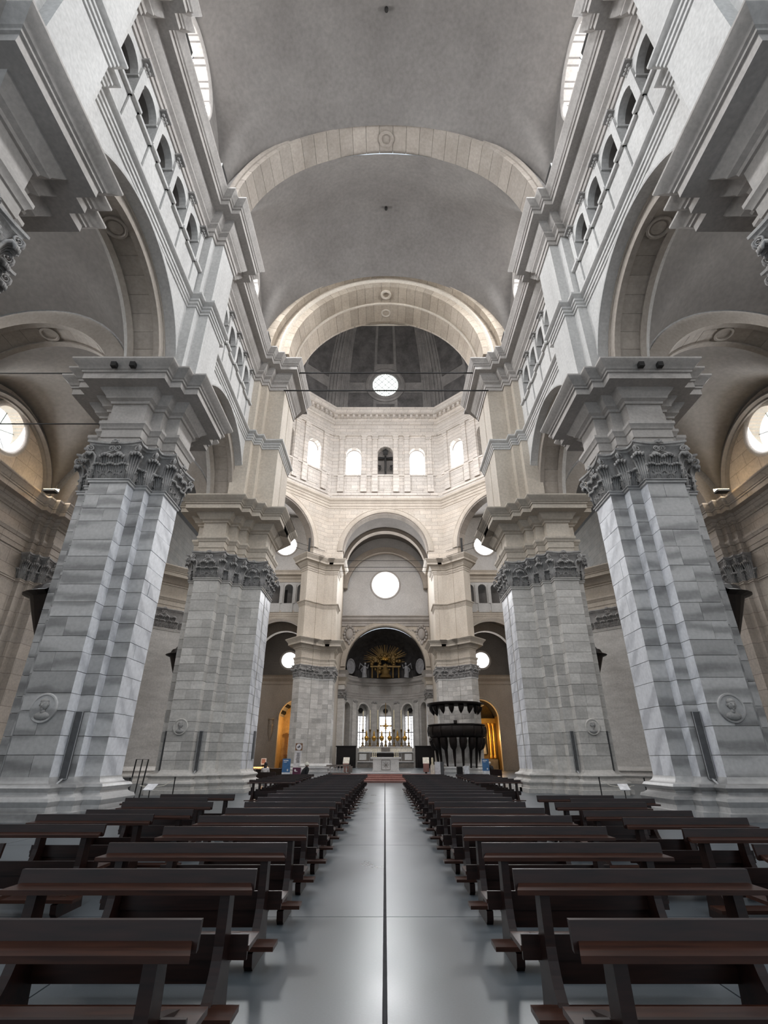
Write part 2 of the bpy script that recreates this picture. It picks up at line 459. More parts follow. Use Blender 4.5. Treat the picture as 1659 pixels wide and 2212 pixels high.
def round_window(name, F, uc, zc, r, w, soft=False, bars='star', depth=0.35, parent=None):
    """round window: a glazed disc, a moulded ring and its bars"""
    mb = MB(); n = 36
    mb.add([F.p(uc, w, zc)] + [F.p(uc + r * math.cos(2 * PI * k / n), w, zc + r * math.sin(2 * PI * k / n)) for k in range(n)],
           [(0, 1 + k, 1 + (k + 1) % n) for k in range(n)])
    o = struct(name, mb, 'pane_soft' if soft else 'pane')
    fr = MB()
    rs = []
    for k in range(n + 1):
        a = 2 * PI * k / n
        rs.append([F.p(uc + q * math.cos(a), ww, zc + q * math.sin(a)) for q, ww in ((r, w - .02), (r + .0, w - depth), (r + .14, w - depth - .08), (r + .30, w - depth - .08), (r + .34, w - depth))])
    fr.rings(rs, False, False)
    obj('window_frame', fr, 'cornice', o, 50)
    if bars:
        for k in range(3 if bars == 'star' else 2):
            a = PI * k / 3 + .35 if bars == 'star' else PI / 2 * k
            b = MB(); b.tube([F.p(uc + r * math.cos(a), w - .05, zc + r * math.sin(a)), F.p(uc - r * math.cos(a), w - .05, zc - r * math.sin(a))], 0.022, 6)
            obj('glazing_bar', b, 'frame', o)
    return o

# ================================================================== LARGE STRUCTURE
# ---- floor: polished slabs on a dark bed
bed = MB(); bed.box(-36, 36, -14, 92, -0.30, -0.035)
fl = struct('floor', bed, 'joint')
JX = [-0.08 + 2.48 * k for k in range(-9, 10)]
JY = [-8.1 + 4.9 * k for k in range(0, 14)]
for i in range(len(JX) - 1):
    for j in range(len(JY) - 1):
        g = 0.012
        gx0 = 0.017 if i == 9 else 0.007; gx1 = 0.017 if i == 8 else 0.007
        mb = MB(); mb.box(JX[i] + gx0, JX[i + 1] - gx1, JY[j] + .006, JY[j + 1] - .006, -0.06, 0.0)
        obj('floor_slab', mb, 'floor', fl)
mb = MB(); mb.box(-36, 36, JY[-1], 90, -0.06, 0.0); obj('far_floor', mb, 'floor', fl)
for s in (-1, 1):
    mb = MB(); mb.box(min(s * 22.24, s * 36), max(s * 22.24, s * 36), -9, JY[-1], -0.06, 0.0); obj('side_floor', mb, 'floor', fl)

Z_CAP0, Z_CAP1, Z_ENT = 10.62, 12.15, 15.33
P_ARCH = [(0, 12.15), (.04, 12.15), (.04, 12.42), (.08, 12.43), (.08, 12.78), (.12, 12.80), (.15, 12.90), (.21, 12.98), (.21, 13.10), (0, 13.12)]
P_FRZ = [(0, 13.10), (0, 14.05)]
P_CORN = [(0, 14.02), (.07, 14.03), (.09, 14.13), (.22, 14.20), (.24, 14.28), (.40, 14.48), (.44, 14.56), (.90, 14.58), (.90, 14.84), (.96, 14.86), (.97, 14.93),
          (1.02, 14.96), (1.08, 15.06), (1.20, 15.16), (1.27, 15.26), (1.27, 15.33), (0, 15.34)]
P_BASE = [(.42, 0), (.42, .19), (.33, .20), (.32, .33), (.35, .38), (.38, .46), (.35, .54), (.26, .57), (.20, .62), (.19, .68), (.23, .71), (.28, .78), (.23, .85), (.10, .88), (.04, .94), (0, 1.04)]
P_STRING = [(0, 19.72), (.05, 19.73), (.05, 19.86), (.10, 19.88), (.10, 20.02), (.15, 20.04), (.15, 20.16), (.22, 20.2), (.30, 20.28), (.30, 20.38), (0, 20.42)]
P_UPPER = [(0, 24.62), (.07, 24.63), (.07, 24.86), (.13, 24.88), (.13, 25.12), (.20, 25.18), (.28, 25.24), (.28, 25.34), (.36, 25.42), (.50, 25.70), (.54, 25.80), (.88, 25.83),
           (.88, 26.10), (.94, 26.12), (.96, 26.20), (1.02, 26.24), (1.08, 26.36), (1.18, 26.48), (1.22, 26.55), (1.22, 26.62), (0, 26.63)]
P_BAND = [(0, 10.46), (.05, 10.48), (.05, 10.56), (.09, 10.58), (.09, 10.62), (0, 10.64)]


def leaf_mesh(name, h, wd, curl):
    """acanthus leaf: five ribs that stand off the bell, roll over and end in rounded lobes"""
    mb = MB()
    mb.rings([[(sx * wd * (.75 + .3 * t), -.015 - .05 * t - .02 * (1 - abs(sx)), h * .80 * t) for sx in (-1, -.5, 0, .5, 1)] for t in (0, .25, .5, .75, 1)], False)
    for k in range(-2, 3):
        f = k / 2; d = 1 - .28 * abs(f); hh = h * (1 - .07 * f * f)
        mb.tube([(f * wd * .62, -.02, 0), (f * wd * .74, -.05, hh * .35), (f * wd * .92, -.075, hh * .68), (f * wd * 1.0, -.09 - curl * .35 * d, hh * .90), (f * wd * 1.0, -.10 - curl * .95 * d, hh * .985),
                 (f * wd * .96, -.10 - curl * 1.45 * d, hh * .93), (f * wd * .9, -.10 - curl * 1.5 * d, hh * .84)], [wd * .13, wd * .16, wd * .20, wd * .25, wd * .30, wd * .28, wd * .16], 6)
    for f in (-1, 1):
        for zz in (.30, .52): mb.tube([(f * wd * .7, -.05, h * (zz - .08)), (f * wd * 1.05, -.09, h * zz), (f * wd * 1.12, -.13, h * (zz - .02))], [wd * .10, wd * .14, wd * .06], 5)
    me = bpy.data.meshes.new(name); me.from_pydata(mb.v, [], mb.f); me.materials.append(M['capital'])
    me.polygons.foreach_set('use_smooth', [True] * len(me.polygons))
    return me


def volute_mesh(name, r):
    """spiral scroll with its stalk"""
    mb = MB(); pts = []; rad = []
    for k in range(30):
        t = k / 29; a = -PI * .5 + t * PI * 3.6; q = r * (1 - t * .80)
        pts.append((q * math.cos(a), -0.02 - .05 * t, q * math.sin(a))); rad.append(r * .22 * (1 - t * .45))
    st = [(-r * 2.3, .10, -r * 3.4), (-r * 1.7, .03, -r * 2.2), (-r * .9, -.01, -r * 1.25)]
    mb.tube(st + pts, [r * .34, r * .32, r * .26] + rad, 6)
    me = bpy.data.meshes.new(name); me.from_pydata(mb.v, [], mb.f); me.materials.append(M['capital'])
    me.polygons.foreach_set('use_smooth', [True] * len(me.polygons))
    return me


LEAF_LO = leaf_mesh('leaf_low', .60, .17, .10); LEAF_HI = leaf_mesh('leaf_high', .98, .19, .15)
LEAF_CORNER = leaf_mesh('leaf_corner', 1.06, .19, .20)
VOL_R = volute_mesh('volute', .15)
VOL_L = VOL_R.copy(); VOL_L.transform(Matrix.Scale(-1, 4, (1, 0, 0))); VOL_L.flip_normals()


def place(me, name, parent, p, ang, sc=1.0):
    o = bpy.data.objects.new(name, me); C.objects.link(o); o.parent = parent
    q = wpos(parent); o.location = (p[0] - q.x, p[1] - q.y, p[2] - q.z); o.rotation_euler = (0, 0, ang); o.scale = (sc, sc, sc)
    return o


def flower(c, ang):
    mb = MB()
    for k in range(7):
        a = PI * k / 6; mb.tube([(0, 0, 0), (.11 * math.cos(a), -.04, .11 * math.sin(a)), (.17 * math.cos(a), -.02, .17 * math.sin(a) - .03)], [.03, .035, .015], 5)
    mb.ball((0, -.03, 0), .05, 8, 5)
    ca, sa = math.cos(ang), math.sin(ang)
    return mb.xform(lambda x, y, z: (c[0] + x * ca - y * sa, c[1] + x * sa + y * ca, c[2] + z))


def capital(root, plan, skip, dense=.46, z0=Z_CAP0, sc=1.0):
    """corinthian capital that follows the stepped plan: bell, hollowed abacus, two rows of leaves, scrolls"""
    h = (Z_CAP1 - Z_CAP0) * sc
    prof = [(0, 0), (.01, .2), (.03, .5), (.07, .72), (.14, .84), (.20, .87)]
    bell = moulding(plan, [(o * sc, z0 + z * h) for o, z in prof])
    cap = obj('capital', bell, 'capital', root, 40)
    ab = MB(); rs = []
    for o, z in ((.20, .865), (.25, .88), (.27, .92), (.33, .94), (.33, .995), (.0, 1.0)):
        ring = []; q = offset(plan, o * sc)
        for i in range(len(q)):
            a, b = q[i], q[(i + 1) % len(q)]; L = math.hypot(b[0] - a[0], b[1] - a[1]); ring.append((a[0], a[1], z0 + z * h))
            nx, ny = (b[1] - a[1]) / (L or 1), -(b[0] - a[0]) / (L or 1)
            if area2(plan) < 0: nx, ny = -nx, -ny
            sag = min(.16, .1 * L) * sc if o > .1 else 0
            for k in range(1, 6):
                t = k / 6; d = -sag * math.sin(PI * t); ring.append((a[0] + (b[0] - a[0]) * t + nx * d, a[1] + (b[1] - a[1]) * t + ny * d, z0 + z * h))
        rs.append(ring)
    ab.rings(rs); obj('abacus', ab, 'capital', cap, 35)
    n = len(plan); sg = 1 if area2(plan) > 0 else -1
    for i in range(n):
        a, b = plan[i], plan[(i + 1) % n]; L = math.hypot(b[0] - a[0], b[1] - a[1])
        if L < .1: continue
        nx, ny = sg * (b[1] - a[1]) / L, -sg * (b[0] - a[0]) / L
        if skip(nx, ny): continue
        ang = math.atan2(ny, nx) + PI / 2
        def at(t, d, z): return (a[0] + (b[0] - a[0]) * t + nx * d, a[1] + (b[1] - a[1]) * t + ny * d, z)
        k = max(1, round(L / (dense * sc)))
        for q in range(k): place(LEAF_LO, 'leaf', cap, at((q + .5) / k, 0, z0), ang, sc)
        if L > .6:
            for q in range(1, k): place(LEAF_HI, 'leaf', cap, at(q / k, .02, z0), ang, sc)
            if L > 1.0:
                place(VOL_R, 'volute', cap, at(.5 - .115 / L * sg * sc, .17 * sc, z0 + .80 * h), ang, sc * .85)
                place(VOL_L, 'volute', cap, at(.5 + .115 / L * sg * sc, .17 * sc, z0 + .80 * h), ang, sc * .85)
                obj('flower', flower(at(.5, .24 * sc, z0 + .95 * h), ang), 'capital', cap, 60)
    for i in range(n):                                   # scrolls and tall leaves at the outward corners
        p0, p, p1 = plan[i - 1], plan[i], plan[(i + 1) % n]
        cr = (p[0] - p0[0]) * (p1[1] - p[1]) - (p[1] - p0[1]) * (p1[0] - p[0])
        if cr * sg <= 1e-6: continue
        ln = lambda a, b: math.hypot(b[0] - a[0], b[1] - a[1]) or 1
        n0 = (sg * (p[1] - p0[1]) / ln(p0, p), -sg * (p[0] - p0[0]) / ln(p0, p)); n1 = (sg * (p1[1] - p[1]) / ln(p, p1), -sg * (p1[0] - p[0]) / ln(p, p1))
        if skip(*n0) and skip(*n1): continue
        dx, dy = n0[0] + n1[0], n0[1] + n1[1]; l = math.hypot(dx, dy) or 1; dx /= l; dy /= l
        ang = math.atan2(dy, dx) + PI / 2
        place(LEAF_CORNER, 'leaf', cap, (p[0] + dx * .0, p[1] + dy * .0, z0), ang, sc)
        for me, nn in ((VOL_R, n0), (VOL_L, n1)):
            if sg < 0: me = VOL_L if me is VOL_R else VOL_R
            an = math.atan2(nn[1], nn[0]) + PI / 2
            place(me, 'volute', cap, (p[0] + dx * .30 * sc, p[1] + dy * .30 * sc, z0 + .78 * h), an + (0.35 if nn is n1 else -.35) * sg, sc)
    return cap


def blocks(root, plan, z0, z1, ch, matfn, skip, jitter=.006, split=1.0, name='stone_block'):
    """shaft of separate stones, one or two to each face and course, joints recessed"""
    inner = offset(plan, -.16); n = len(plan); sg = 1 if area2(plan) > 0 else -1
    core = MB(); core.prism(offset(plan, -.035), z0, z1); obj('mortar_core', core, 'mortar', root)
    z = z0; c = 0
    hs = []
    while z < z1 - .05:
        h = ch * R.uniform(.75, 1.25)
        if z + h > z1 - .3: h = z1 - z
        hs.append((z, z + h)); z += h
    for za, zb in hs:
        for i in range(n):
            a, b = plan[i], plan[(i + 1) % n]; ia, ib = inner[i], inner[(i + 1) % n]
            L = math.hypot(b[0] - a[0], b[1] - a[1])
            if L < .02: continue
            nx, ny = sg * (b[1] - a[1]) / L, -sg * (b[0] - a[0]) / L
            if skip(nx, ny): continue
            cuts = [0, 1]
            if L > split and R.random() < .55: cuts = [0, R.uniform(.3, .7), 1]
            for t0, t1 in zip(cuts[:-1], cuts[1:]):
                d = R.uniform(-jitter, jitter); g = .004 / L
                e0 = t0 + (g if t0 > 0 else 0); e1 = t1 - (g if t1 < 1 else 0)
                def lerp(p, q, t): return (p[0] + (q[0] - p[0]) * t, p[1] + (q[1] - p[1]) * t)
                P = [lerp(a, b, e0), lerp(a, b, e1)]; Q = [lerp(ia, ib, e0), lerp(ia, ib, e1)]
                P = [(p[0] + nx * d, p[1] + ny * d) for p in P]
                mb = MB(); f = .005
                lo, hi = za + .003, zb - .003
                fr = [(P[0][0], P[0][1]), (P[1][0], P[1][1])]
                mb.add([(*P[0], lo + f), (*P[1], lo + f), (*P[1], hi - f), (*P[0], hi - f), (*Q[0], lo), (*Q[1], lo), (*Q[1], hi), (*Q[0], hi)],
                       [(0, 1, 2, 3), (7, 6, 5, 4), (0, 4, 5, 1), (1, 5, 6, 2), (2, 6, 7, 3), (3, 7, 4, 0)])
                obj(name, mb, matfn(nx, ny, L), root)


def pier(label, plan, matfn, skip, base_mat, ent_mat, ch=.62, dense=.46, zb=0.0, shaft=True):
    cx = sum(p[0] for p in plan) / len(plan); cyy = sum(p[1] for p in plan) / len(plan)
    root = thing('stone_pier', label, 'pier', (cx, cyy, zb))
    pb = [(o, z if z > 0 else zb) for o, z in P_BASE]
    obj('base', moulding(plan, pb), base_mat, root, 30)
    if shaft: blocks(root, plan, 1.03, 10.48, ch, matfn, skip)
    else:
        mb = MB(); mb.prism(plan, 1.03, 10.48); obj('shaft', mb, matfn(0, -1, 1), root)
    obj('neck_band', moulding(plan, P_BAND), base_mat, root, 30)
    capital(root, plan, skip, dense)
    obj('architrave', moulding(plan, P_ARCH), ent_mat, root, 25)
    obj('frieze', moulding(plan, P_FRZ), ent_mat, root)
    obj('cornice', moulding(plan, P_CORN), ent_mat, root, 25)
    return root


def cross_plan(cx, cyy, a=1.62, h=.68, b=1.10):
    q = [(h, -a), (h, -b), (b, -b), (b, -h), (a, -h), (a, h), (b, h), (b, b), (h, b), (h, a)]
    q = q + [(-x, -y) for x, y in q]
    return [(cx + x, cyy + y) for x, y in q]


def p2_plan(s):
    q = [(10.78, 26.65), (9.44, 26.65), (9.44, 27.2), (8.98, 27.2), (8.98, 27.75), (8.53, 27.75), (8.53, 28.3), (7.4, 28.3), (7.4, 29.38), (7.52, 29.40), (7.52, 29.55), (7.4, 29.57),
         (7.4, 31.0), (9.0, 32.6), (9.4, 32.2), (11.25, 30.35), (11.25, 27.2), (10.78, 27.2)]
    return [(s * x, y) for x, y in q]


def p3_plan(s):
    q = [(6.7, 66.2), (7.2, 66.2), (7.22, 66.26), (7.9, 66.26), (7.92, 66.2), (8.5, 66.2), (9.3, 65.4), (9.36, 65.44), (10.1, 64.7), (10.06, 64.64), (10.6, 64.1), (11.0, 64.5), (11.6, 65.2), (11.0, 69.0), (6.7, 69.0)]
    return [(s * x, y) for x, y in q]


def reflect(poly, s):                                   # across the crossing's diagonal
    return [(s * (48.75 - y) * -1 if False else s * abs(48.75 - y), 48.75 - abs(x)) for x, y in poly]


nskip = lambda nx, ny: ny > .5
UP3 = []
for s, side in ((-1, 'left'), (1, 'right')):
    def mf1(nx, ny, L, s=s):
        if nx * -s > .5: return 'marble_nave_lit'  # sides facing the nave are coloured lighter to show light from across it
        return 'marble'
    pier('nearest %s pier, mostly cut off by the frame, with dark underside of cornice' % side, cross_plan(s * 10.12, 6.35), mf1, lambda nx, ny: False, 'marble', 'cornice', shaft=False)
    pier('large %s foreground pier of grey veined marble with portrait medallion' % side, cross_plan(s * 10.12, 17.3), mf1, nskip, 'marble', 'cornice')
    def mf2(nx, ny, L, s=s):
        return 'marble_nave_lit' if (nx * -s > .5 and L > 1.0) else 'ashlar'  # broad nave faces also carry the painted-in light tone
    pier('second %s pier of small grey beige stones under the crossing arch' % side, p2_plan(s), mf2, nskip, 'ashlar', 'warm_stone', ch=.50)
    pier('far %s pier beside the altar' % side if s < 0 else 'far right pier wrapped by the dark round pulpit', p3_plan(s), lambda *a: 'ashlar', nskip, 'altar', 'warm_stone', ch=.62, dense=.5, zb=.0)
    mb = MB(); mb.prism(p3_plan(s), Z_ENT - .02, 26.0); UP3.append(mb)
    pier('distant %s pier glimpsed through the arch between the two front piers' % side, reflect(p2_plan(s), s), lambda *a: 'ashlar', lambda nx, ny: False, 'ashlar', 'warm_stone', dense=.5, shaft=False)

TR = [0]


def trim(mb, mat, smooth=None):
    TR[0] += 1
    return struct('trim_%d' % TR[0], mb, mat, smooth)


GAL0 = [8.40, 10.0, 11.6, 13.2, 14.8]; GAL1 = [19.9, 21.48, 23.06, 24.66]; GALM = [-2.4, -.8, .8, 2.4, 4.0]
ARC = [(.875, 4.395), (11.825, 4.395), (22.79, 4.41)]
UPPER = [(9.02, -12)]
for yc in (-4.6, 6.35, 17.3):
    UPPER += [(9.02, yc - 1.35), (8.62, yc - 1.35), (8.62, yc - .88), (8.2, yc - .88), (8.2, yc + .88), (8.62, yc + .88), (8.62, yc + 1.35), (9.02, yc + 1.35)]
UPPER += [(9.02, 26.4), (8.62, 26.4), (8.62, 26.9), (8.2, 26.9), (8.2, 27.45), (7.1, 27.45), (7.1, 30.9), (8.9, 32.7)]
for s, mb in zip((-1, 1), UP3):
    trim(mb, 'warm_stone'); trim(moulding(p3_plan(s), P_STRING), 'warm_stone', 20); trim(moulding(p3_plan(s), P_UPPER), 'warm_stone', 25)
VZ = 27.8
for s, side in ((-1, 'left'), (1, 'right')):
    F = Frame((s * 9.02, 0), (0, 1), (s, 0))
    W = struct('wall_' + side, wall_open(F, -12, 31, Z_ENT, 20.4, [(c, r, Z_ENT, Z_ENT) for c, r in ARC], 0, 2.16, 28), 'grey_stone')
    ops = [(c, .65, 23.58, 22.1) for c in GALM + GAL0 + GAL1]
    struct('wall_' + side, wall_open(F, -12, 31, 20.4, 24.75, ops, 0, .30, 12), 'grey_stone')
    # gallery behind the openings
    g = MB(); g.box(min(s * 11.0, s * 11.2), max(s * 11.0, s * 11.2), -12, 31, 20.3, 25.2); g.box(min(s * 9.1, s * 11.2), max(s * 9.1, s * 11.2), -12, 31, 20.2, 20.42)
    g.box(min(s * 9.1, s * 11.2), max(s * 9.1, s * 11.2), -12, 31, 25.0, 25.2); obj('gallery_lining', g, 'plaster', W)
    for c in GALM + GAL0 + GAL1:                        # inner vault of every gallery opening
        obj('opening_vault', arch_ring(F, c, 23.58, .65, .74, .30, .9, n=10), 'plaster', W, 40)
    # parapet: panel under every opening, post between, each with its ledge
    for L in (GALM, GAL0, GAL1):
        half = (L[1] - L[0]) / 2
        for c in L:
            b = MB(); x0, x1 = sorted((s * 9.02, s * 8.93)); b.box(x0, x1, c - half + .30, c + half - .30, 20.55, 22.0)
            x0, x1 = sorted((s * 9.02, s * 8.80)); b.box(x0, x1, c - half + .24, c + half - .24, 22.0, 22.14); obj('parapet_panel', b, 'grey_stone', W)
        for q in [L[0] - half] + [c + half for c in L]:
            b = MB(); x0, x1 = sorted((s * 9.02, s * 8.86)); b.box(x0, x1, q - .27, q + .27, 20.5, 22.0)
            x0, x1 = sorted((s * 9.02, s * 8.72)); b.box(x0, x1, q - .31, q + .31, 22.0, 22.14)
            x0, x1 = sorted((s * 9.02, s * 8.90)); b.box(x0, x1, q - .15, q + .15, 22.14, 24.15); post = obj('gallery_post', b, 'grey_stone', W)
            k = MB()
            for dy in (-.16, 0, .16):
                k.ball((s * 8.92, q + dy * .7, 24.22), (.06, .06, .08), 7, 5); k.ball((s * 8.89, q + dy * .8, 24.42), (.07, .07, .07), 7, 5)
            x0, x1 = sorted((s * 9.02, s * 8.74)); k.box(x0, x1, q - .26, q + .26, 24.52, 24.62); obj('post_capital', k, 'capital', post, 50)
            b = MB(); x0, x1 = sorted((s * 8.95, s * 9.5)); b.box(x0, x1, q - .22, q + .22, 23.5, 23.62); obj('impost', b, 'grey_stone', W)
    pl = [(s * x, y) for x, y in UPPER]; sd = 1 if s < 0 else -1
    # pilasters that carry on up above the pier cornices
    for yc in (-4.6, 6.35, 17.3):
        mb = MB(); mb.prism([(s * x, y) for x, y in [(9.3, yc - 1.35), (8.62, yc - 1.35), (8.62, yc - .88), (8.2, yc - .88), (8.2, yc + .88), (8.62, yc + .88), (8.62, yc + 1.35), (9.3, yc + 1.35)]], Z_ENT - .02, 26.0)
        trim(mb, 'grey_stone')
    mb = MB(); mb.prism([(s * x, y) for x, y in [(9.6, 26.4), (8.62, 26.4), (8.62, 26.9), (8.2, 26.9), (8.2, 27.45), (7.1, 27.45), (7.1, 28.95), (7.2, 29.0), (7.2, 29.1), (7.1, 29.15), (7.1, 30.9), (8.9, 32.7), (10.9, 30.7)]], Z_ENT - .02, 26.0)
    trim(mb, 'warm_stone')
    trim(moulding(pl, P_STRING, False, sd), 'grey_stone', 20)
    trim(moulding(pl, P_UPPER, False, sd), 'cornice', 25)
    # arcade arches: wall moulding, rib of wedge stones, medallion at its crown
    for c, r in ARC[1:]:
        trim(arch_mould(F, c, Z_ENT, [(r, .02), (r, -.04), (r + .06, -.06), (r + .10, -.03), (r + .26, -.03), (r + .30, -.01), (r + .31, .02)], 40), 'grey_stone', 30)
        rib = trim(arch_ring(F, c, Z_ENT, r - .16, r + .02, .40, 1.76, n=40), 'arch_soffit', 30)
        for w0, w1 in ((.42, .66), (1.50, 1.74)):
            obj('rib_edge', arch_ring(F, c, Z_ENT, r - .56, r - .15, w0, w1, n=40), 'arch_soffit', rib, 30)
        voussoirs(rib, F, c, Z_ENT, r - .50, r - .15, .66, 1.50, 17, 'arch_soffit')
        for k in (1,):
            m_ = MB(); zc = Z_ENT + r - .50
            m_.lathe([(.0, zc - .07), (.26, zc - .06), (.30, zc - .02), (.36, zc - .08), (.44, zc - .08), (.46, zc + .03)], s * 10.1, c, 28); obj('crown_roundel', m_, 'arch_soffit', rib, 40)
    # clerestory wall with its round windows
    FC = Frame((s * 9.12, 0), (0, 1), (s, 0))
    struct('wall_' + side, wall_open(FC, -12, 31, 26.5, 40, [('o', .875, 1.75, 31.2), ('o', 11.82, 1.75, 31.2), ('o', 22.7, 1.75, 31.2)], 0, .7, 24), 'plaster')
    for i, c in enumerate((.875, 11.82, 22.7)):
        round_window('window_%d' % (i + 1 + (3 if s > 0 else 0)), FC, c, 31.2, 1.75, .60, depth=.60)


# ---- nave vault: domed groin webs
def web(y0, y1):
    yc, hy = (y0 + y1) / 2, (y1 - y0) / 2; mb = MB(); nx, ny = 40, 24; rs = []
    for j in range(ny + 1):
        y = y0 + (y1 - y0) * j / ny; row = []; v = (y - yc) / hy
        for i in range(nx + 1):
            u = -math.cos(PI * i / nx); x = 9.12 * u
            cu = math.sqrt(max(0, 1 - u * u)); cv = math.sqrt(max(0, 1 - v * v))
            A = VZ + 8.25 * cu + 1.35 * (1 - v * v) * cu
            B = VZ + 5.6 * cv + 4.0 * (1 - u * u) * cv
            k = .35; z = max(A, B) + k * math.log(1 + math.exp(-abs(A - B) / k)) - k * .5
            row.append((x, y, z))
        rs.append(row)
    mb.rings(rs, False); return mb


for y0, y1 in ((-12, -5.3), (-3.9, 5.6), (7.1, 16.5), (18.1, 27.0)):
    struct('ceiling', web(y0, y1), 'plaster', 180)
for k, yc in enumerate((11.8, 22.5)):
    mb = MB(); zc = 37.35; mb.lathe([(0.0, zc - .12), (.10, zc - .12), (.11, zc + .4)], 0, yc, 12); trim(mb, 'dark')
FX = Frame((0, 0), (1, 0), (0, 1))
for yc in (-4.6, 6.35, 17.3):
    t = trim(arch_ring(FX, 0, VZ, 8.36, 9.4, yc - .80, yc + .80, n=48), 'mortar')
    voussoirs(t, FX, 0, VZ, 8.2, 8.8, yc - .82, yc + .82, 31, 'arch_soffit')
    if yc > 10:
        obj('arch_moulding', arch_mould(FX, 0, VZ, [(8.78, yc - .84), (8.72, yc - .93), (8.62, yc - .93), (8.50, yc - .88), (8.46, yc - .80)], 48), 'arch_soffit', t, 30)
        m_ = MB(); zc = VZ + 8.2; m_.lathe([(.28, zc + .03), (.30, zc - .07), (.38, zc - .10), (.46, zc - .07), (.48, zc + .03)], 0, yc, 28); obj('crown_roundel', m_, 'arch_soffit', t, 40)
    mb = MB(); mb.add([], [])
# ---- crossing arch: two orders
CZ = 28.1
t = trim(arch_ring(FX, 0, CZ, 7.3, 9.4, 27.5, 30.8, n=48), 'mortar')
voussoirs(t, FX, 0, CZ, 7.12, 8.35, 27.46, 29.0, 33, 'cross_arch'); voussoirs(t, FX, 0, CZ, 7.02, 8.3, 29.15, 30.9, 33, 'cross_arch')
voussoirs(t, FX, 0, CZ - .3, 8.40, 9.25, 26.92, 27.6, 35, 'cross_arch')
obj('arch_moulding', arch_mould(FX, 0, CZ, [(7.95, 27.46), (7.92, 27.36), (7.78, 27.34), (7.66, 27.42), (7.62, 27.46)], 48), 'warm_stone', t, 30)
obj('arch_moulding', arch_mould(FX, 0, CZ, [(7.14, 28.98), (7.06, 28.98), (7.0, 29.04), (7.02, 29.16)], 48), 'warm_stone', t, 30)
for yc in (28.2, 30.0):
    m_ = MB(); zc = CZ + 7.07; m_.lathe([(.24, zc + .06), (.26, zc - .06), (.34, zc - .10), (.42, zc - .06), (.44, zc + .06)], 0, yc, 26); obj('crown_roundel', m_, 'warm_stone', t, 40)

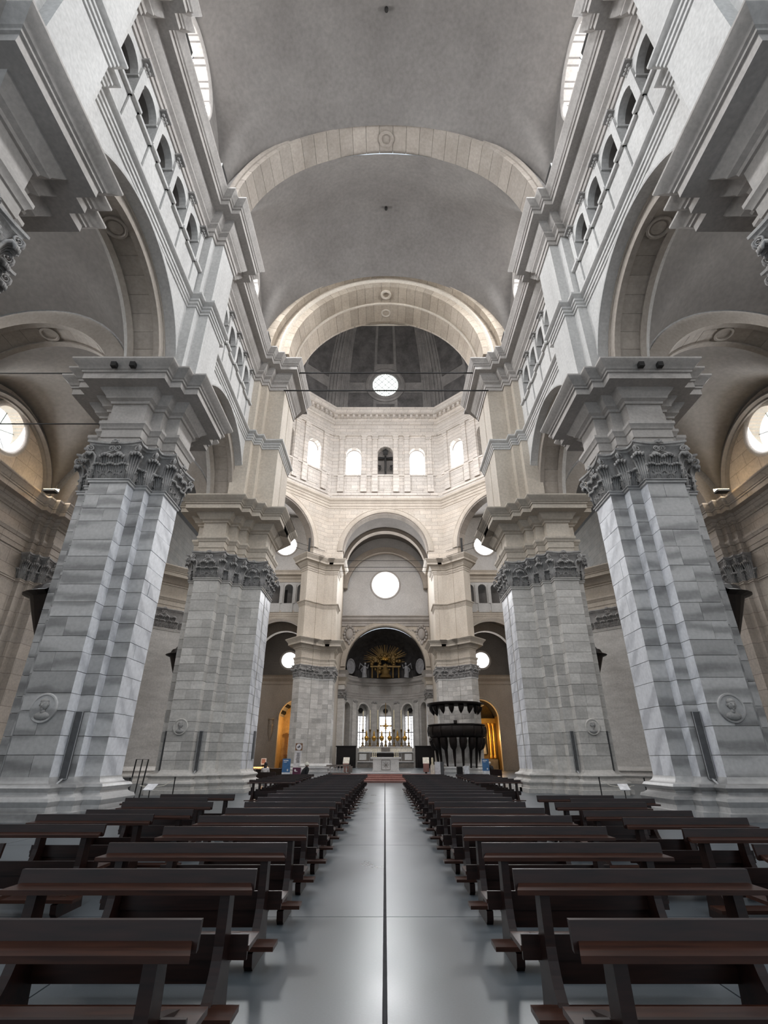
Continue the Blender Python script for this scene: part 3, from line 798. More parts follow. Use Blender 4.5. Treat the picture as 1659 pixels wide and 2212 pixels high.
# ---- aisles: outer wall with pilasters and round windows, vaults, transverse arches
WI = 7
for s, side in ((-1, 'left'), (1, 'right')):
    FA = Frame((s * 20.95, 0), (0, 1), (s, 0))
    aw = struct('wall_aisle_' + side, wall_open(FA, -12, 38.5, 0, 26, [('o', .875, 1.25, 17.9), ('o', 11.82, 1.25, 17.9), ('o', 22.6, 1.25, 17.9)], 0, .8, 20), 'brown_stone')
    lun = MB()
    pl = [(20.95, -12)]
    for yc in (-4.6, 6.35, 17.3, 28.3):
        pl += [(20.95, yc - 1.5), (20.7, yc - 1.5), (20.7, yc - 1.05), (20.45, yc - 1.05), (20.45, yc - .66), (20.1, yc - .66), (20.1, yc + .66), (20.45, yc + .66), (20.45, yc + 1.05), (20.7, yc + 1.05), (20.7, yc + 1.5), (20.95, yc + 1.5)]
    pl += [(20.95, 38.5)]
    pl = [(s * x, y) for x, y in pl]; sd = 1 if s < 0 else -1
    for p in (P_ARCH, P_FRZ, P_CORN): trim(moulding(pl, [(o * .8 + .03, z) for o, z in p], False, sd), 'brown_stone', 25)
    trim(moulding(pl, P_BASE, False, sd), 'brown_stone', 25); trim(moulding(pl, P_BAND, False, sd), 'brown_stone', 25)
    for i, yc in enumerate((6.35, 17.3, 28.3)):
        q = [(s * x, y) for x, y in [(21.2, yc - 1.5), (20.7, yc - 1.5), (20.7, yc - 1.05), (20.45, yc - 1.05), (20.45, yc - .66), (20.1, yc - .66), (20.1, yc + .66), (20.45, yc + .66), (20.45, yc + 1.05), (20.7, yc + 1.05), (20.7, yc + 1.5), (21.2, yc + 1.5)]]
        mb = MB(); mb.prism(q, .9, Z_ENT - .6); t = trim(mb, 'brown_stone')
        if i: capital(t, q, lambda nx, ny, s=s: nx * s > .5, .42)
    for i, c in enumerate((.875, 11.82, 22.6)):
        WI += 1 if i else 0
        round_window('window_%d' % (WI + (10 if i == 0 else 0) + (20 if s > 0 and i == 0 else 0)), FA, c, 17.9, 1.25, .70, soft=True, depth=.70)
    # vaults
    for y0, y1 in ((-3.9, 5.6), (7.1, 16.5), (18.1, 27.2)):
        yc, hy = (y0 + y1) / 2, (y1 - y0) / 2; mb = MB(); rs = []; xa, xb = 10.9, 20.95; xm, hx = (xa + xb) / 2, (xb - xa) / 2
        for j in range(19):
            v = -math.cos(PI * j / 18); row = []
            for i in range(21):
                u = -math.cos(PI * i / 20); cu = math.sqrt(max(0, 1 - u * u)); cv = math.sqrt(max(0, 1 - v * v))
                A = Z_ENT + 4.9 * cu + 1.2 * (1 - v * v) * cu; B = Z_ENT + 4.7 * cv + 1.4 * (1 - u * u) * cv
                row.append((s * (xm + hx * u), yc + hy * v, max(A, B)))
            rs.append(row)
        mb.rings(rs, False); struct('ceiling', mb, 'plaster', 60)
        # moulding of the wall arch round the window
        trim(arch_mould(FA, yc, Z_ENT, [(4.3, .02), (4.3, -.3), (4.12, -.36), (4.0, -.2), (3.9, -.18), (3.86, .02)], 36), 'plaster', 40)
    for yc in (-4.6, 6.35, 17.3, 28.3):
        FT = Frame((s * 15.95, yc), (1, 0), (0, 1))
        t = trim(arch_ring(FT, 0, Z_ENT, 4.45, 5.4, -.7, .7, n=36), 'mortar')
        voussoirs(t, FT, 0, Z_ENT, 4.2, 4.7, -.45, .45, 17, 'arch_soffit')
        for w0, w1 in ((-.72, -.45), (.45, .72)): obj('rib_edge', arch_ring(FT, 0, Z_ENT, 4.12, 4.9, w0, w1, n=36), 'arch_soffit', t, 30)
        m_ = MB(); zc = Z_ENT + 4.2; m_.lathe([(.0, zc - .03), (.30, zc - .03), (.33, zc - .07), (.42, zc - .07), (.44, zc + .06)], s * 15.95, yc, 26); obj('crown_roundel', m_, 'arch_soffit', t, 40)
        wl = Frame((s * 15.95, yc), (1, 0), (0, 1))
        trim(wall_open(wl, -5.0, 5.0, Z_ENT, 24, [(0, 4.45, Z_ENT, Z_ENT)], -.3, .3, 24), 'plaster')
    # far aisle end and transept shell
    mb = MB(); mb.box(*sorted((s * 33.5, s * 34)), 38, 90, 0, 38); struct('wall_transept_' + side, mb, 'brown_stone')
    mb = MB(); mb.box(*sorted((s * 20.9, s * 34)), 38, 38.5, 0, 38); struct('wall_transept_' + side, mb, 'brown_stone')
    mb = MB(); mb.box(*sorted((s * 9.0, s * 34)), 28.0, 46, 36.9, 37.3); struct('ceiling', mb, 'plaster')
    mb = MB(); mb.box(*sorted((s * 20.5, s * 34)), 46, 90, 36.9, 37.3); struct('ceiling', mb, 'plaster')

# ---- crossing octagon, drum, dome
OCT = [(8.4, 31.2), (20.5, 43.3), (20.5, 54.2), (8.4, 66.3), (-8.4, 66.3), (-20.5, 54.2), (-20.5, 43.3), (-8.4, 31.2)]
OC = (0, 48.75)
sides = []
for i in range(8):
    a, b = OCT[i], OCT[(i + 1) % 8]; L = math.hypot(b[0] - a[0], b[1] - a[1]); m_ = ((a[0] + b[0]) / 2, (a[1] + b[1]) / 2)
    u = ((b[0] - a[0]) / L, (b[1] - a[1]) / L); wv = (u[1], -u[0])
    sides.append((Frame(m_, u, wv), L))
for i, (F, L) in enumerate(sides):
    nm = 'wall_crossing_' + ('right', 'right', 'right', 'far', 'left', 'left', 'left', 'near')[i]
    far = i in (2, 3, 4)
    if i == 7: ops = [(0, 7.15, CZ, 26.4)]; r = 7.15
    elif i in (1, 5): ops = [(0, 4.2, 28.2, 26.4)]; r = 4.2
    else: ops = [(0, 6.15, 28.2, 26.4)]; r = 6.15
    wl = struct(nm, wall_open(F, -L / 2, L / 2, 26.4, 36.0, ops, 0, 1.2, 28), 'warm_ashlar')
    if i != 7:
        t = trim(arch_mould(F, 0, 28.2, [(r, .02), (r, -.10), (r + .14, -.16), (r + .3, -.16), (r + .62, -.10), (r + .70, -.16), (r + .78, -.12), (r + .8, .02)], 40), 'warm_stone', 30)
        if far:
            v = trim(arch_ring(F, 0, 28.2, r - .05, r + .3, .0, 1.25, n=40), 'mortar', 30)
            voussoirs(v, F, 0, 28.2, r - .20, r + .02, .02, 1.3, 27, 'arch_soffit')
    k = L / 16.8
    dops = [(-5.0 * k, 1.2, 44.7, 40.9), (5.0 * k, 1.2, 44.7, 40.9)]
    if far or True:
        struct(nm, wall_open(F, -L / 2, L / 2, 36.0, 53.2, dops + [(0.0, 1.2, 44.9, 40.9)], 0, 1.0, 14), 'pale_ashlar')
    nb = MB(); nb.add([F.p(-1.5, 1.0, 40.5), F.p(1.5, 1.0, 40.5), F.p(1.5, 1.0, 46.8), F.p(-1.5, 1.0, 46.8)], [(0, 1, 2, 3)]); obj('niche_back', nb, 'plaster', wl)
    for q, (uc, r, zs, z0) in enumerate(dops):
        mb = MB(); pts = [F.p(uc + r * math.cos(PI * k2 / 12), .85, zs + r * math.sin(PI * k2 / 12)) for k2 in range(13)]
        mb.add([F.p(uc - r, .85, z0), F.p(uc + r, .85, z0)] + pts, [(0, 1) + tuple(range(2, 15))]); wn = struct('window_%d' % (40 + i * 2 + q), mb, 'pane')
        b = MB(); b.rings([[F.p(uc + rr * math.cos(PI * k2 / 12), ww, zs + rr * math.sin(PI * k2 / 12)) for rr, ww in ((r, .83), (r - .1, .83), (r - .1, .75), (r, .75))] for k2 in range(13)], True)
        obj('window_frame', b, 'cornice', wn)
    if far:
        for uc in (-6.9, -3.35, -1.65, 1.65, 3.35, 6.9):   # drum pilasters
            uc *= k
            b = MB()
            def bx(u0, u1, w0, w1, z0, z1): b.add([F.p(u0, w0, z0), F.p(u1, w0, z0), F.p(u1, w1, z0), F.p(u0, w1, z0), F.p(u0, w0, z1), F.p(u1, w0, z1), F.p(u1, w1, z1), F.p(u0, w1, z1)], [(3, 2, 1, 0), (4, 5, 6, 7), (0, 1, 5, 4), (1, 2, 6, 5), (2, 3, 7, 6), (3, 0, 4, 7)])
            bx(uc - .36, uc + .36, -.18, 0, 41.0, 47.6); bx(uc - .46, uc + .46, -.28, 0, 37.8, 40.7); bx(uc - .42, uc + .42, -.24, 0, 40.9, 41.2); bx(uc - .44, uc + .44, -.3, 0, 47.4, 47.9); bx(uc - .5, uc + .5, -.36, 0, 47.9, 48.1)
            obj('pilaster', b, 'pale_ashlar', wl)
        for uc in (-5.0, 0, 5.0):
            uc *= k
            b = MB(); bx(uc - .95, uc + .95, -.06, 0, 38.2, 40.4); obj('parapet_panel', b, 'pale_ashlar', wl)
            obj('window_arch', arch_mould(F, uc, 44.7 if uc else 44.9, [(1.2, .0), (1.2, -.06), (1.45, -.08), (1.5, 0)], 18), 'pale_ashlar', wl, 30)
        b = MB(); bx(-8.0 * k, 8.0 * k, -.16, 0, 40.65, 40.9); bx(-8.0 * k, 8.0 * k, -.12, 0, 37.3, 37.6); bx(-8.2 * k, 8.2 * k, -.25, 0, 48.1, 48.45); obj('string_course', b, 'pale_ashlar', wl)
neg = lambda p: [(-o, z) for o, z in p]
trim(moulding(OCT, neg([(0, 35.0), (.08, 35.02), (.08, 35.4), (.16, 35.42), (.16, 35.8), (.24, 35.85), (.3, 36.1), (.5, 36.3), (.55, 36.6), (.0, 36.7)])), 'warm_stone', 25)
t = trim(moulding(OCT, neg([(0, 50.4), (.15, 50.42), (.15, 50.9), (.3, 51.0), (.3, 51.2), (.35, 51.25), (.35, 51.9), (.95, 51.95), (.95, 52.3), (1.1, 52.6), (1.15, 53.0), (1.15, 53.1), (0, 53.15)])), 'pale_ashlar', 25)
for i, (F, L) in enumerate(sides):
    if i in (2, 3, 4):
        nD = int(L / .9)
        for q in range(nD):
            uc = -L / 2 + (q + .5) * L / nD; b = MB()
            b.add([F.p(uc + du, ww, z) for z in (51.3, 51.88) for du, ww in ((-.2, -.34), (.2, -.34), (.2, -.8), (-.2, -.8))], [(0, 1, 2, 3), (7, 6, 5, 4), (0, 4, 5, 1), (1, 5, 6, 2), (2, 6, 7, 3), (3, 7, 4, 0)])
            obj('dentil', b, 'pale_ashlar', t)


def dome_p(i, uf, t, inw=0.0):
    """point on dome side i; uf -1..1 across the side, t = rise angle"""
    F, L = sides[i]; c = max(.02, math.cos(t) ** .85); z = 53.1 + 23 * math.sin(t)
    x, y, _ = F.p(uf * L / 2, -.35, 0); x, y = OC[0] + (x - OC[0]) * c, OC[1] + (y - OC[1]) * c
    nx, ny, nz = -F.w.x * math.cos(t), -F.w.y * math.cos(t), -math.sin(t)
    return (x + nx * inw, y + ny * inw, z + nz * inw)


dm = MB()
for i in range(8):
    dm.rings([[dome_p(i, -1 + 2 * q / 8, PI / 2 * k / 18) for q in range(9)] for k in range(19)], False)
dome = struct('ceiling_dome', dm, 'dome_rib', 25)


def dome_panel(i, u0, u1, t0, t1, d=.10):
    mb = MB(); nu, nt = 4, 8; top = [[dome_p(i, u0 + (u1 - u0) * q / nu, t0 + (t1 - t0) * k / nt, d) for q in range(nu + 1)] for k in range(nt + 1)]
    mb.rings(top, False)
    edge = [(u0, t0), (u1, t0), (u1, t1), (u0, t1)]
    ring = [(u0 + (u1 - u0) * q / nu, t0) for q in range(nu)] + [(u1, t0 + (t1 - t0) * q / nt) for q in range(nt)] + [(u1 - (u1 - u0) * q / nu, t1) for q in range(nu)] + [(u0, t1 - (t1 - t0) * q / nt) for q in range(nt)]
    mb.rings([[dome_p(i, a, b, d) for a, b in ring], [dome_p(i, a, b, 0) for a, b in ring]], True)
    return mb


T = lambda z: math.asin((z - 53.1) / 23)
for i in (1, 2, 3, 4, 5):
    for u0, u1 in ((-.74, -.24), (.24, .74)):
        obj('dome_panel', dome_panel(i, u0, u1, T(53.7), T(56.6)), 'dome_panel', dome)
        obj('dome_panel', dome_panel(i, u0 * 1, u1 * 1, T(58.6), T(73)), 'dome_panel', dome)
    obj('dome_panel', dome_panel(i, -.18, .18, T(62.0), T(73)), 'dome_panel', dome)
    obj('dome_panel', dome_panel(i, -.18, .18, T(53.6), T(54.3)), 'dome_panel', dome)
    for uu in (-.98, -.90, -.82, .79, .87, .95):
        obj('dome_strip', dome_panel(i, uu, uu + .03, T(53.4), T(74), .14), 'dome_rib', dome)
    if i in (2, 4): obj('dome_panel', dome_panel(i, -.18, .18, T(55.0), T(61.0)), 'dome_panel', dome); continue
    tt = T(58.0); c0 = Vector(dome_p(i, 0, tt)); F, L = sides[i]
    nrm = Vector((-F.w.x * math.cos(tt * .5), -F.w.y * math.cos(tt * .5), -math.sin(tt * .5))); ux = F.u; uz = nrm.cross(ux).normalized()
    if uz.z < 0: uz = -uz
    rm = MB(); rm.rings([[tuple(c0 + (ux * math.cos(a) + uz * math.sin(a)) * r + nrm * d) for r, d in ((3.35, -.3), (3.3, .28), (3.0, .40), (2.7, .30), (2.6, .36), (2.3, .36), (2.15, .12))] for a in [2 * PI * k / 40 for k in range(41)]], False)
    wn = struct('window_%d' % (60 + i), MB().add([tuple(c0 + nrm * .15 + (ux * math.cos(2 * PI * k / 36) + uz * math.sin(2 * PI * k / 36)) * 2.15) for k in range(36)], [tuple(range(36))]), 'pane_soft')
    obj('window_frame', rm, 'dome_rib', wn, 40)
    for k in range(-2, 3):
        for dd in (1, -1):
            h = math.sqrt(max(0, 2.15 ** 2 - (k * .8) ** 2)); v1 = ux * .7071 + uz * .7071 * dd; v2 = ux * -.7071 * dd + uz * .7071
            b = MB(); b.tube([tuple(c0 + nrm * .19 + v1 * k * .8 + v2 * h), tuple(c0 + nrm * .19 + v1 * k * .8 - v2 * h)], .035, 5); obj('glazing_bar', b, 'frame', wn)

# ---- chancel beyond the far arch: barrel vault, rose wall, apse
class Arc(Frame):
    """curved wall: u = arc length from the middle, w = depth outwards"""
    def __init__(s, c, r): s.c = c; s.r = r; s.u = Vector((1, 0, 0)); s.w = Vector((0, 1, 0))
    def p(s, u, w, z): a = u / s.r; return (s.c[0] + (s.r + w) * math.sin(a), s.c[1] + (s.r + w) * math.cos(a), z)


def box_obj(name, x0, x1, y0, y1, z0, z1, mat, parent=None, bev=0.0):
    mb = MB(); mb.box(min(x0, x1), max(x0, x1), y0, y1, z0, z1); return obj(name, mb, mat, parent)


FC = Frame((0, 66.3), (1, 0), (0, 1))
bar = MB(); bar.rings([[(6.75 * math.cos(PI * k / 40), y, 28.2 + 6.75 * math.sin(PI * k / 40)) for k in range(41)] for y in (67.3, 72, 77.2)], False)
struct('ceiling_chancel', bar, 'plaster', 60)
for y0, y1, r in ((73.0, 74.2, 6.2), (76.2, 77.1, 6.1)):
    t = trim(arch_ring(FC, 0, 28.2 if y0 < 75 else 25.9, r, r + .9, y0 - 66.3, y1 - 66.3, n=40), 'arch_soffit', 30)
for s in (-1, 1):
    mb = MB(); mb.box(*sorted((s * 6.75, s * 7.6)), 66.4, 78, 0, 28.3); struct('wall_chancel_' + ('left' if s < 0 else 'right'), mb, 'warm_stone')
    mb = MB(); mb.box(*sorted((s * 5.9, s * 6.8)), 74.6, 77.2, 0, 11.2); t = trim(mb, 'ashlar')
    q = [(s * x, y) for x, y in ((6.8, 74.6), (5.9, 74.6), (5.9, 77.2), (6.8, 77.2))]
    capital(t, q, lambda nx, ny: ny > .5, .5, 9.2, .8)
    for zz, mat in ((11.0, 'warm_stone'), (12.0, 'cornice')): trim(moulding(q, [(0, zz), (.12, zz + .1), (.12, zz + .5), (.3, zz + .8), (.5, zz + 1.0), (.0, zz + 1.05)]), mat, 25)
wl = struct('wall_far', wall_open(FC, -7.2, 7.2, 21.2, 36, [('o', 0, 2.15, 26.75)], 10.9, 11.9, 28), 'plaster_light')
round_window('window_70', FC, 0, 26.75, 2.15, 11.5, bars=None, depth=.62)
struct('wall_far', wall_open(FC, -7.2, 7.2, 11.5, 21.3, [(0, 6.05, 13.9, 11.5)], 10.6, 11.6, 32), 'warm_stone')
trim(moulding([(-6.8, 76.85), (6.8, 76.85)], [(0, 19.9), (.1, 19.95), (.1, 20.3), (.2, 20.4), (.2, 20.6), (.5, 20.9), (.55, 21.2), (.75, 21.35), (.75, 21.5), (0, 21.55)], False, 1), 'cornice', 25)
t = trim(arch_mould(FC, 0, 13.9, [(6.05, 10.62), (6.05, 10.45), (6.2, 10.36), (6.5, 10.42), (6.72, 10.36), (6.8, 10.62)], 40), 'warm_stone', 30)
A = Arc((0, 77.6), 6.45)
aw = struct('wall_apse', wall_open(A, -10.1, 10.1, 0.4, 12.6, [(q * 3.65, .92, 8.35, 3.0) for q in (-2, -1, 0, 1, 2)], 0, 1.4, 12), 'ashlar')
apl = [A.p(-10.1 + 20.2 * k / 40, 0, 0)[:2] for k in range(41)]
trim(moulding(apl, [(0, 9.9), (.08, 9.95), (.08, 10.25), (.14, 10.3), (.14, 10.6), (.2, 10.7), (0, 10.75), (0, 11.9), (.15, 12.0), (.2, 12.3), (.5, 12.45), (.55, 12.75), (.7, 12.95), (.7, 13.05), (0, 13.1)], False, 1), 'cornice', 25)
hd = MB(); hd.rings([[(6.45 * math.sin(a) * math.cos(b), 77.6 + 6.45 * math.cos(a) * math.cos(b), 13.1 + 6.7 * math.sin(b)) for a in [-PI / 2 + PI * k / 32 for k in range(33)]] for b in [PI / 2 * j / 14 * .999 for j in range(15)]], False)
struct('ceiling_apse', hd, 'fresco', 60)
for q in (-2, -1, 0, 1, 2):
    uc = q * 3.65
    if abs(q) < 2:
        mb = MB(); mb.add([A.p(uc - .9, 1.1, 3.0), A.p(uc + .9, 1.1, 3.0), A.p(uc + .9, 1.1, 7.55), A.p(uc - .9, 1.1, 7.55)], [(0, 1, 2, 3)])
        wn = struct('window_%d' % (73 + q), mb, 'pane_apse')
        for uu in (-.9, 0, .9):
            b = MB(); b.tube([A.p(uc + uu, 1.02, 3.0), A.p(uc + uu, 1.02, 7.6)], .06, 4); obj('window_frame', b, 'frame', wn)
        for zz in (5.2, 7.58):
            b = MB(); b.tube([A.p(uc - .9, 1.02, zz), A.p(uc + .9, 1.02, zz)], .08, 4); obj('window_frame', b, 'frame', wn)
        for zz in (3.7, 4.2, 4.7, 5.8, 6.3, 6.8, 7.2):
            b = MB(); b.tube([A.p(uc - .9, 1.06, zz), A.p(uc + .9, 1.06, zz)], .03, 4); obj('glazing_bar', b, 'frame', wn)
        mb = MB(); mb.add([A.p(uc - 1, 1.2, 7.5), A.p(uc + 1, 1.2, 7.5), A.p(uc + 1, 1.2, 9.6), A.p(uc - 1, 1.2, 9.6)], [(0, 1, 2, 3)]); obj('blind_arch', mb, 'ashlar', aw)
        b = MB(); x, y, z = A.p(uc, .8, 8.35); b.rings([[(x + r * math.cos(2 * PI * k / 20), y + d, z + r * math.sin(2 * PI * k / 20)) for k in range(20)] for r, d in ((.02, -.12), (.36, -.12), (.38, 0), (.36, .35), (.02, .35))], True)
        tag(obj('round_vent', b, 'dark'), ('black round opening above the left lit apse window', 'black round opening above the middle lit apse window', 'black round opening above the right lit apse window')[q + 1], 'vent')
    else:
        mb = MB(); mb.add([A.p(uc - 1, .9, 2.8), A.p(uc + 1, .9, 2.8), A.p(uc + 1, .9, 9.5), A.p(uc - 1, .9, 9.5)], [(0, 1, 2, 3)]); obj('blind_arch', mb, 'warm_stone', aw)
    obj('window_arch', arch_mould(A, uc, 8.35, [(.92, 0), (.92, -.06), (1.1, -.08), (1.14, 0)], 16), 'ashlar', aw, 30)
for uc in (-5.5, -1.83, 1.83, 5.5, -9.0, 9.0):
    b = MB(); b.add([A.p(uc + du, ww, z) for z in (1.0, 9.4) for du, ww in ((-.4, -.12), (.4, -.12), (.4, .05), (-.4, .05))], [(0, 1, 2, 3), (7, 6, 5, 4), (0, 4, 5, 1), (1, 5, 6, 2), (2, 6, 7, 3), (3, 7, 4, 0)])
    obj('pilaster', b, 'ashlar', aw)
    b = MB(); x, y, z = A.p(uc, -.2, 9.6)
    for k in range(5): b.ball((x + (k - 2) * .17, y, 9.45 + .12 * (k % 2)), (.13, .13, .17), 7, 5)
    obj('pilaster_capital', b, 'capital', aw, 60)
# sanctuary floor and its red steps
mb = MB(); mb.box(-6.6, 6.6, 41.35, 84.5, 0.0, 0.52); obj('sanctuary_floor', mb, 'floor', fl)
for k in range(4):
    st = MB(); st.box(-3.9, 3.9, 39.7 + .42 * k, 41.6, 0.13 * k + .001, 0.13 * (k + 1) - .01)
    st.box(-3.95, 3.95, 39.67 + .42 * k, 41.6, 0.13 * (k + 1) - .035, 0.13 * (k + 1)); obj('altar_step', st, 'red_stone', fl)

NS = lambda s: 1.9 if s < 0 else -.9
# ---- bays behind the far diagonal arches: lower arch, gallery, round window, side altars beyond
for s, side in ((-1, 'left'), (1, 'right')):
    FB = Frame((s * 15.4, 71.6), (1, 0), (0, 1))
    wl = struct('wall_chapel_' + side, wall_open(FB, -8.2, 8.2, 0, 21.0, [(0, 4.4, Z_ENT, 0)], 0, 1.4, 28), 'warm_stone')
    struct('wall_chapel_' + side, wall_open(FB, -8.2, 8.2, 21.0, 25.5, [(c, .62, 24.4, 22.1) for c in (-4.75, -2.85, -.95, .95, 2.85, 4.75)], 0, .4, 10), 'grey_stone')
    struct('wall_chapel_' + side, wall_open(FB, -8.2, 8.2, 25.4, 37, [('o', 0, 1.55, 31.3)], .0, .8, 24), 'plaster_light')
    round_window('window_%d' % (80 + s), FB, 0, 31.3, 1.55, .6, bars=None, depth=.58)
    box_obj('gallery_lining', s * 7.4, s * 23, 73.2, 73.4, 21, 25.5, 'plaster', wl)
    mb = MB(); mb.box(s * 15.4 - .5, s * 15.4 + .5, 73.1, 73.19, 22, 24.6)
    if s < 0: obj('gallery_dark_sheet', mb, 'dark', wl)  # near-black sheet painting the darkness of the left gallery opening
    for c in (-4.75, -2.85, -.95, .95, 2.85, 4.75):
        box_obj('parapet_panel', s * 15.4 + c - .8, s * 15.4 + c + .8, 71.48, 71.6, 20.75, 22.0, 'grey_stone', wl)
        box_obj('gallery_post', s * 15.4 + c + .78, s * 15.4 + c + 1.12, 71.42, 71.6, 22.05, 24.9, 'grey_stone', wl)
    ln = [(s * 15.4 - 8.2, 71.6), (s * 15.4 + 8.2, 71.6)]
    trim(moulding(ln, [(0, 25.3), (.1, 25.32), (.1, 25.7), (.3, 25.9), (.35, 26.2), (.8, 26.3), (.8, 26.6), (1.0, 26.9), (0, 27.0)], False, 1), 'warm_stone', 25)
    trim(moulding(ln, [(0, 20.1), (.06, 20.12), (.06, 20.35), (.12, 20.4), (.12, 20.6), (.2, 20.7), (0, 20.75)], False, 1), 'warm_stone', 25)
    trim(arch_mould(FB, 0, Z_ENT, [(4.4, .01), (4.4, -.08), (4.6, -.12), (4.75, -.06), (4.8, .01)], 36), 'warm_stone', 30)
    # vaults before and behind that wall
    mb = MB(); mb.rings([[(s * 15.4 + 8.2 * math.cos(PI * k / 24), y, 28.3 + 7.9 * math.sin(PI * k / 24)) for k in range(25)] for y in (58, 65, 71.7)], False)
    mb2 = MB(); mb2.v = [p for p in mb.v]; mb2.f = mb.f; mb2.m = mb.m
    # keep the vault outside the octagon by starting it behind the diagonal wall
    mb2.v = [(x, max(y, 66.3 - (abs(x) - 8.4) + 1.25 if abs(x) < 20.5 else y), z) for x, y, z in mb2.v]
    struct('ceiling_chapel', mb2, 'plaster', 60)
    mb = MB(); mb.rings([[(s * 15.4 + 5.2 * math.cos(PI * k / 24), y, Z_ENT + 5.2 * math.sin(PI * k / 24)) for k in range(25)] for y in (73.0, 82.2)], False); struct('ceiling_chapel', mb, 'plaster', 60)
    t = trim(arch_ring(FB, 0, Z_ENT, 3.9, 5.2, 5.2, 6.2, n=32), 'arch_soffit', 30)
    for xx in (-5.2, 5.2):
        mb = MB(); x = s * 15.4 + xx; mb.box(x - .3, x + .3, 73, 82, 0, Z_ENT + .3); struct('wall_chapel_' + side, mb, 'brown_stone')
        sd = 1 if xx < 0 else -1
        trim(moulding([(x - .3 * (-1 if xx < 0 else 1), 73.1), (x - .3 * (-1 if xx < 0 else 1), 81.7)], [(0, 12.3), (.1, 12.4), (.1, 12.7), (.4, 13.1), (.45, 13.4), (.7, 13.6), (0, 13.7)], False, sd), 'warm_stone', 25)
    FD = Frame((s * 15.4, 81.6), (1, 0), (0, 1))
    struct('wall_chapel_' + side, wall_open(FD, -5.3, 5.3, 0, 13.0, [(NS(s), 2.75, 7.0, 0)], 0, .8, 28), 'warm_stone')
    struct('wall_chapel_' + side, wall_open(FD, -5.3, 5.3, 13.0, 21, [('o', 0, 1.2, 15.7)], .2, .9, 24), 'plaster')
    round_window('window_%d' % (85 + s), FD, 0, 15.7, 1.2, .8, bars=None, depth=.58)
    trim(moulding([(s * 15.4 - 5.2, 81.6), (s * 15.4 + 5.2, 81.6)], [(0, 11.9), (.1, 12.0), (.1, 12.4), (.4, 12.8), (.45, 13.1), (.7, 13.3), (0, 13.4)], False, 1), 'warm_stone', 25)
    trim(arch_mould(FD, NS(s), 7.0, [(2.75, .01), (2.75, -.1), (2.95, -.14), (3.1, -.06), (3.15, .01)], 32), 'warm_stone', 30)
    xc = s * 15.4 + NS(s)
    mb = MB(); mb.box(xc - 3.2, xc + 3.2, 86.6, 86.8, 0, 11); mb.box(xc - 3.3, xc - 2.9, 82.3, 86.8, 0, 11); mb.box(xc + 2.9, xc + 3.3, 82.3, 86.8, 0, 11)
    struct('wall_niche_' + side, mb, 'ochre' if s < 0 else 'gold_dark')
    mb = MB(); mb.rings([[(xc + 2.95 * math.cos(PI * k / 20), y, 7.0 + 2.95 * math.sin(PI * k / 20)) for k in range(21)] for y in (82.3, 86.8)], False); vt = struct('ceiling_niche', mb, 'statue' if s < 0 else 'fresco', 60)
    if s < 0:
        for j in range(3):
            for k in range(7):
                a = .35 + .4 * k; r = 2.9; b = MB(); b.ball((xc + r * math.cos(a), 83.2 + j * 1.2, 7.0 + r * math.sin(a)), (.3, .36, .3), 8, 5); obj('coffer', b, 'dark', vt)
    lamp('niche_lamp', (xc - s * .5, 83.6, 6.2), 330 if s < 0 else 120, (1.0, .60, .24), .3)

# ================================================================== OBJECTS
# ---- pews
def side_poly():                                        # (y, z) outline of the curved end frame
    pts = [(-.05, .683), (.03, .69), (.075, .69), (.085, .44), (.37, .375), (.37, .34), (.36, .33), (.27, .29), (.16, .27)]
    for k in range(7):
        t = k / 6; pts.append((.145 + .03 * t * t, .27 - .27 * t))
    pts += [(-.30, 0.0), (-.34, .035), (-.36, .12)]
    for k in range(1, 8):
        t = k / 8; pts.append((-.36 + .30 * math.sin(t * PI / 2), .12 + .36 * (1 - math.cos(t * PI / 2))))
    return pts


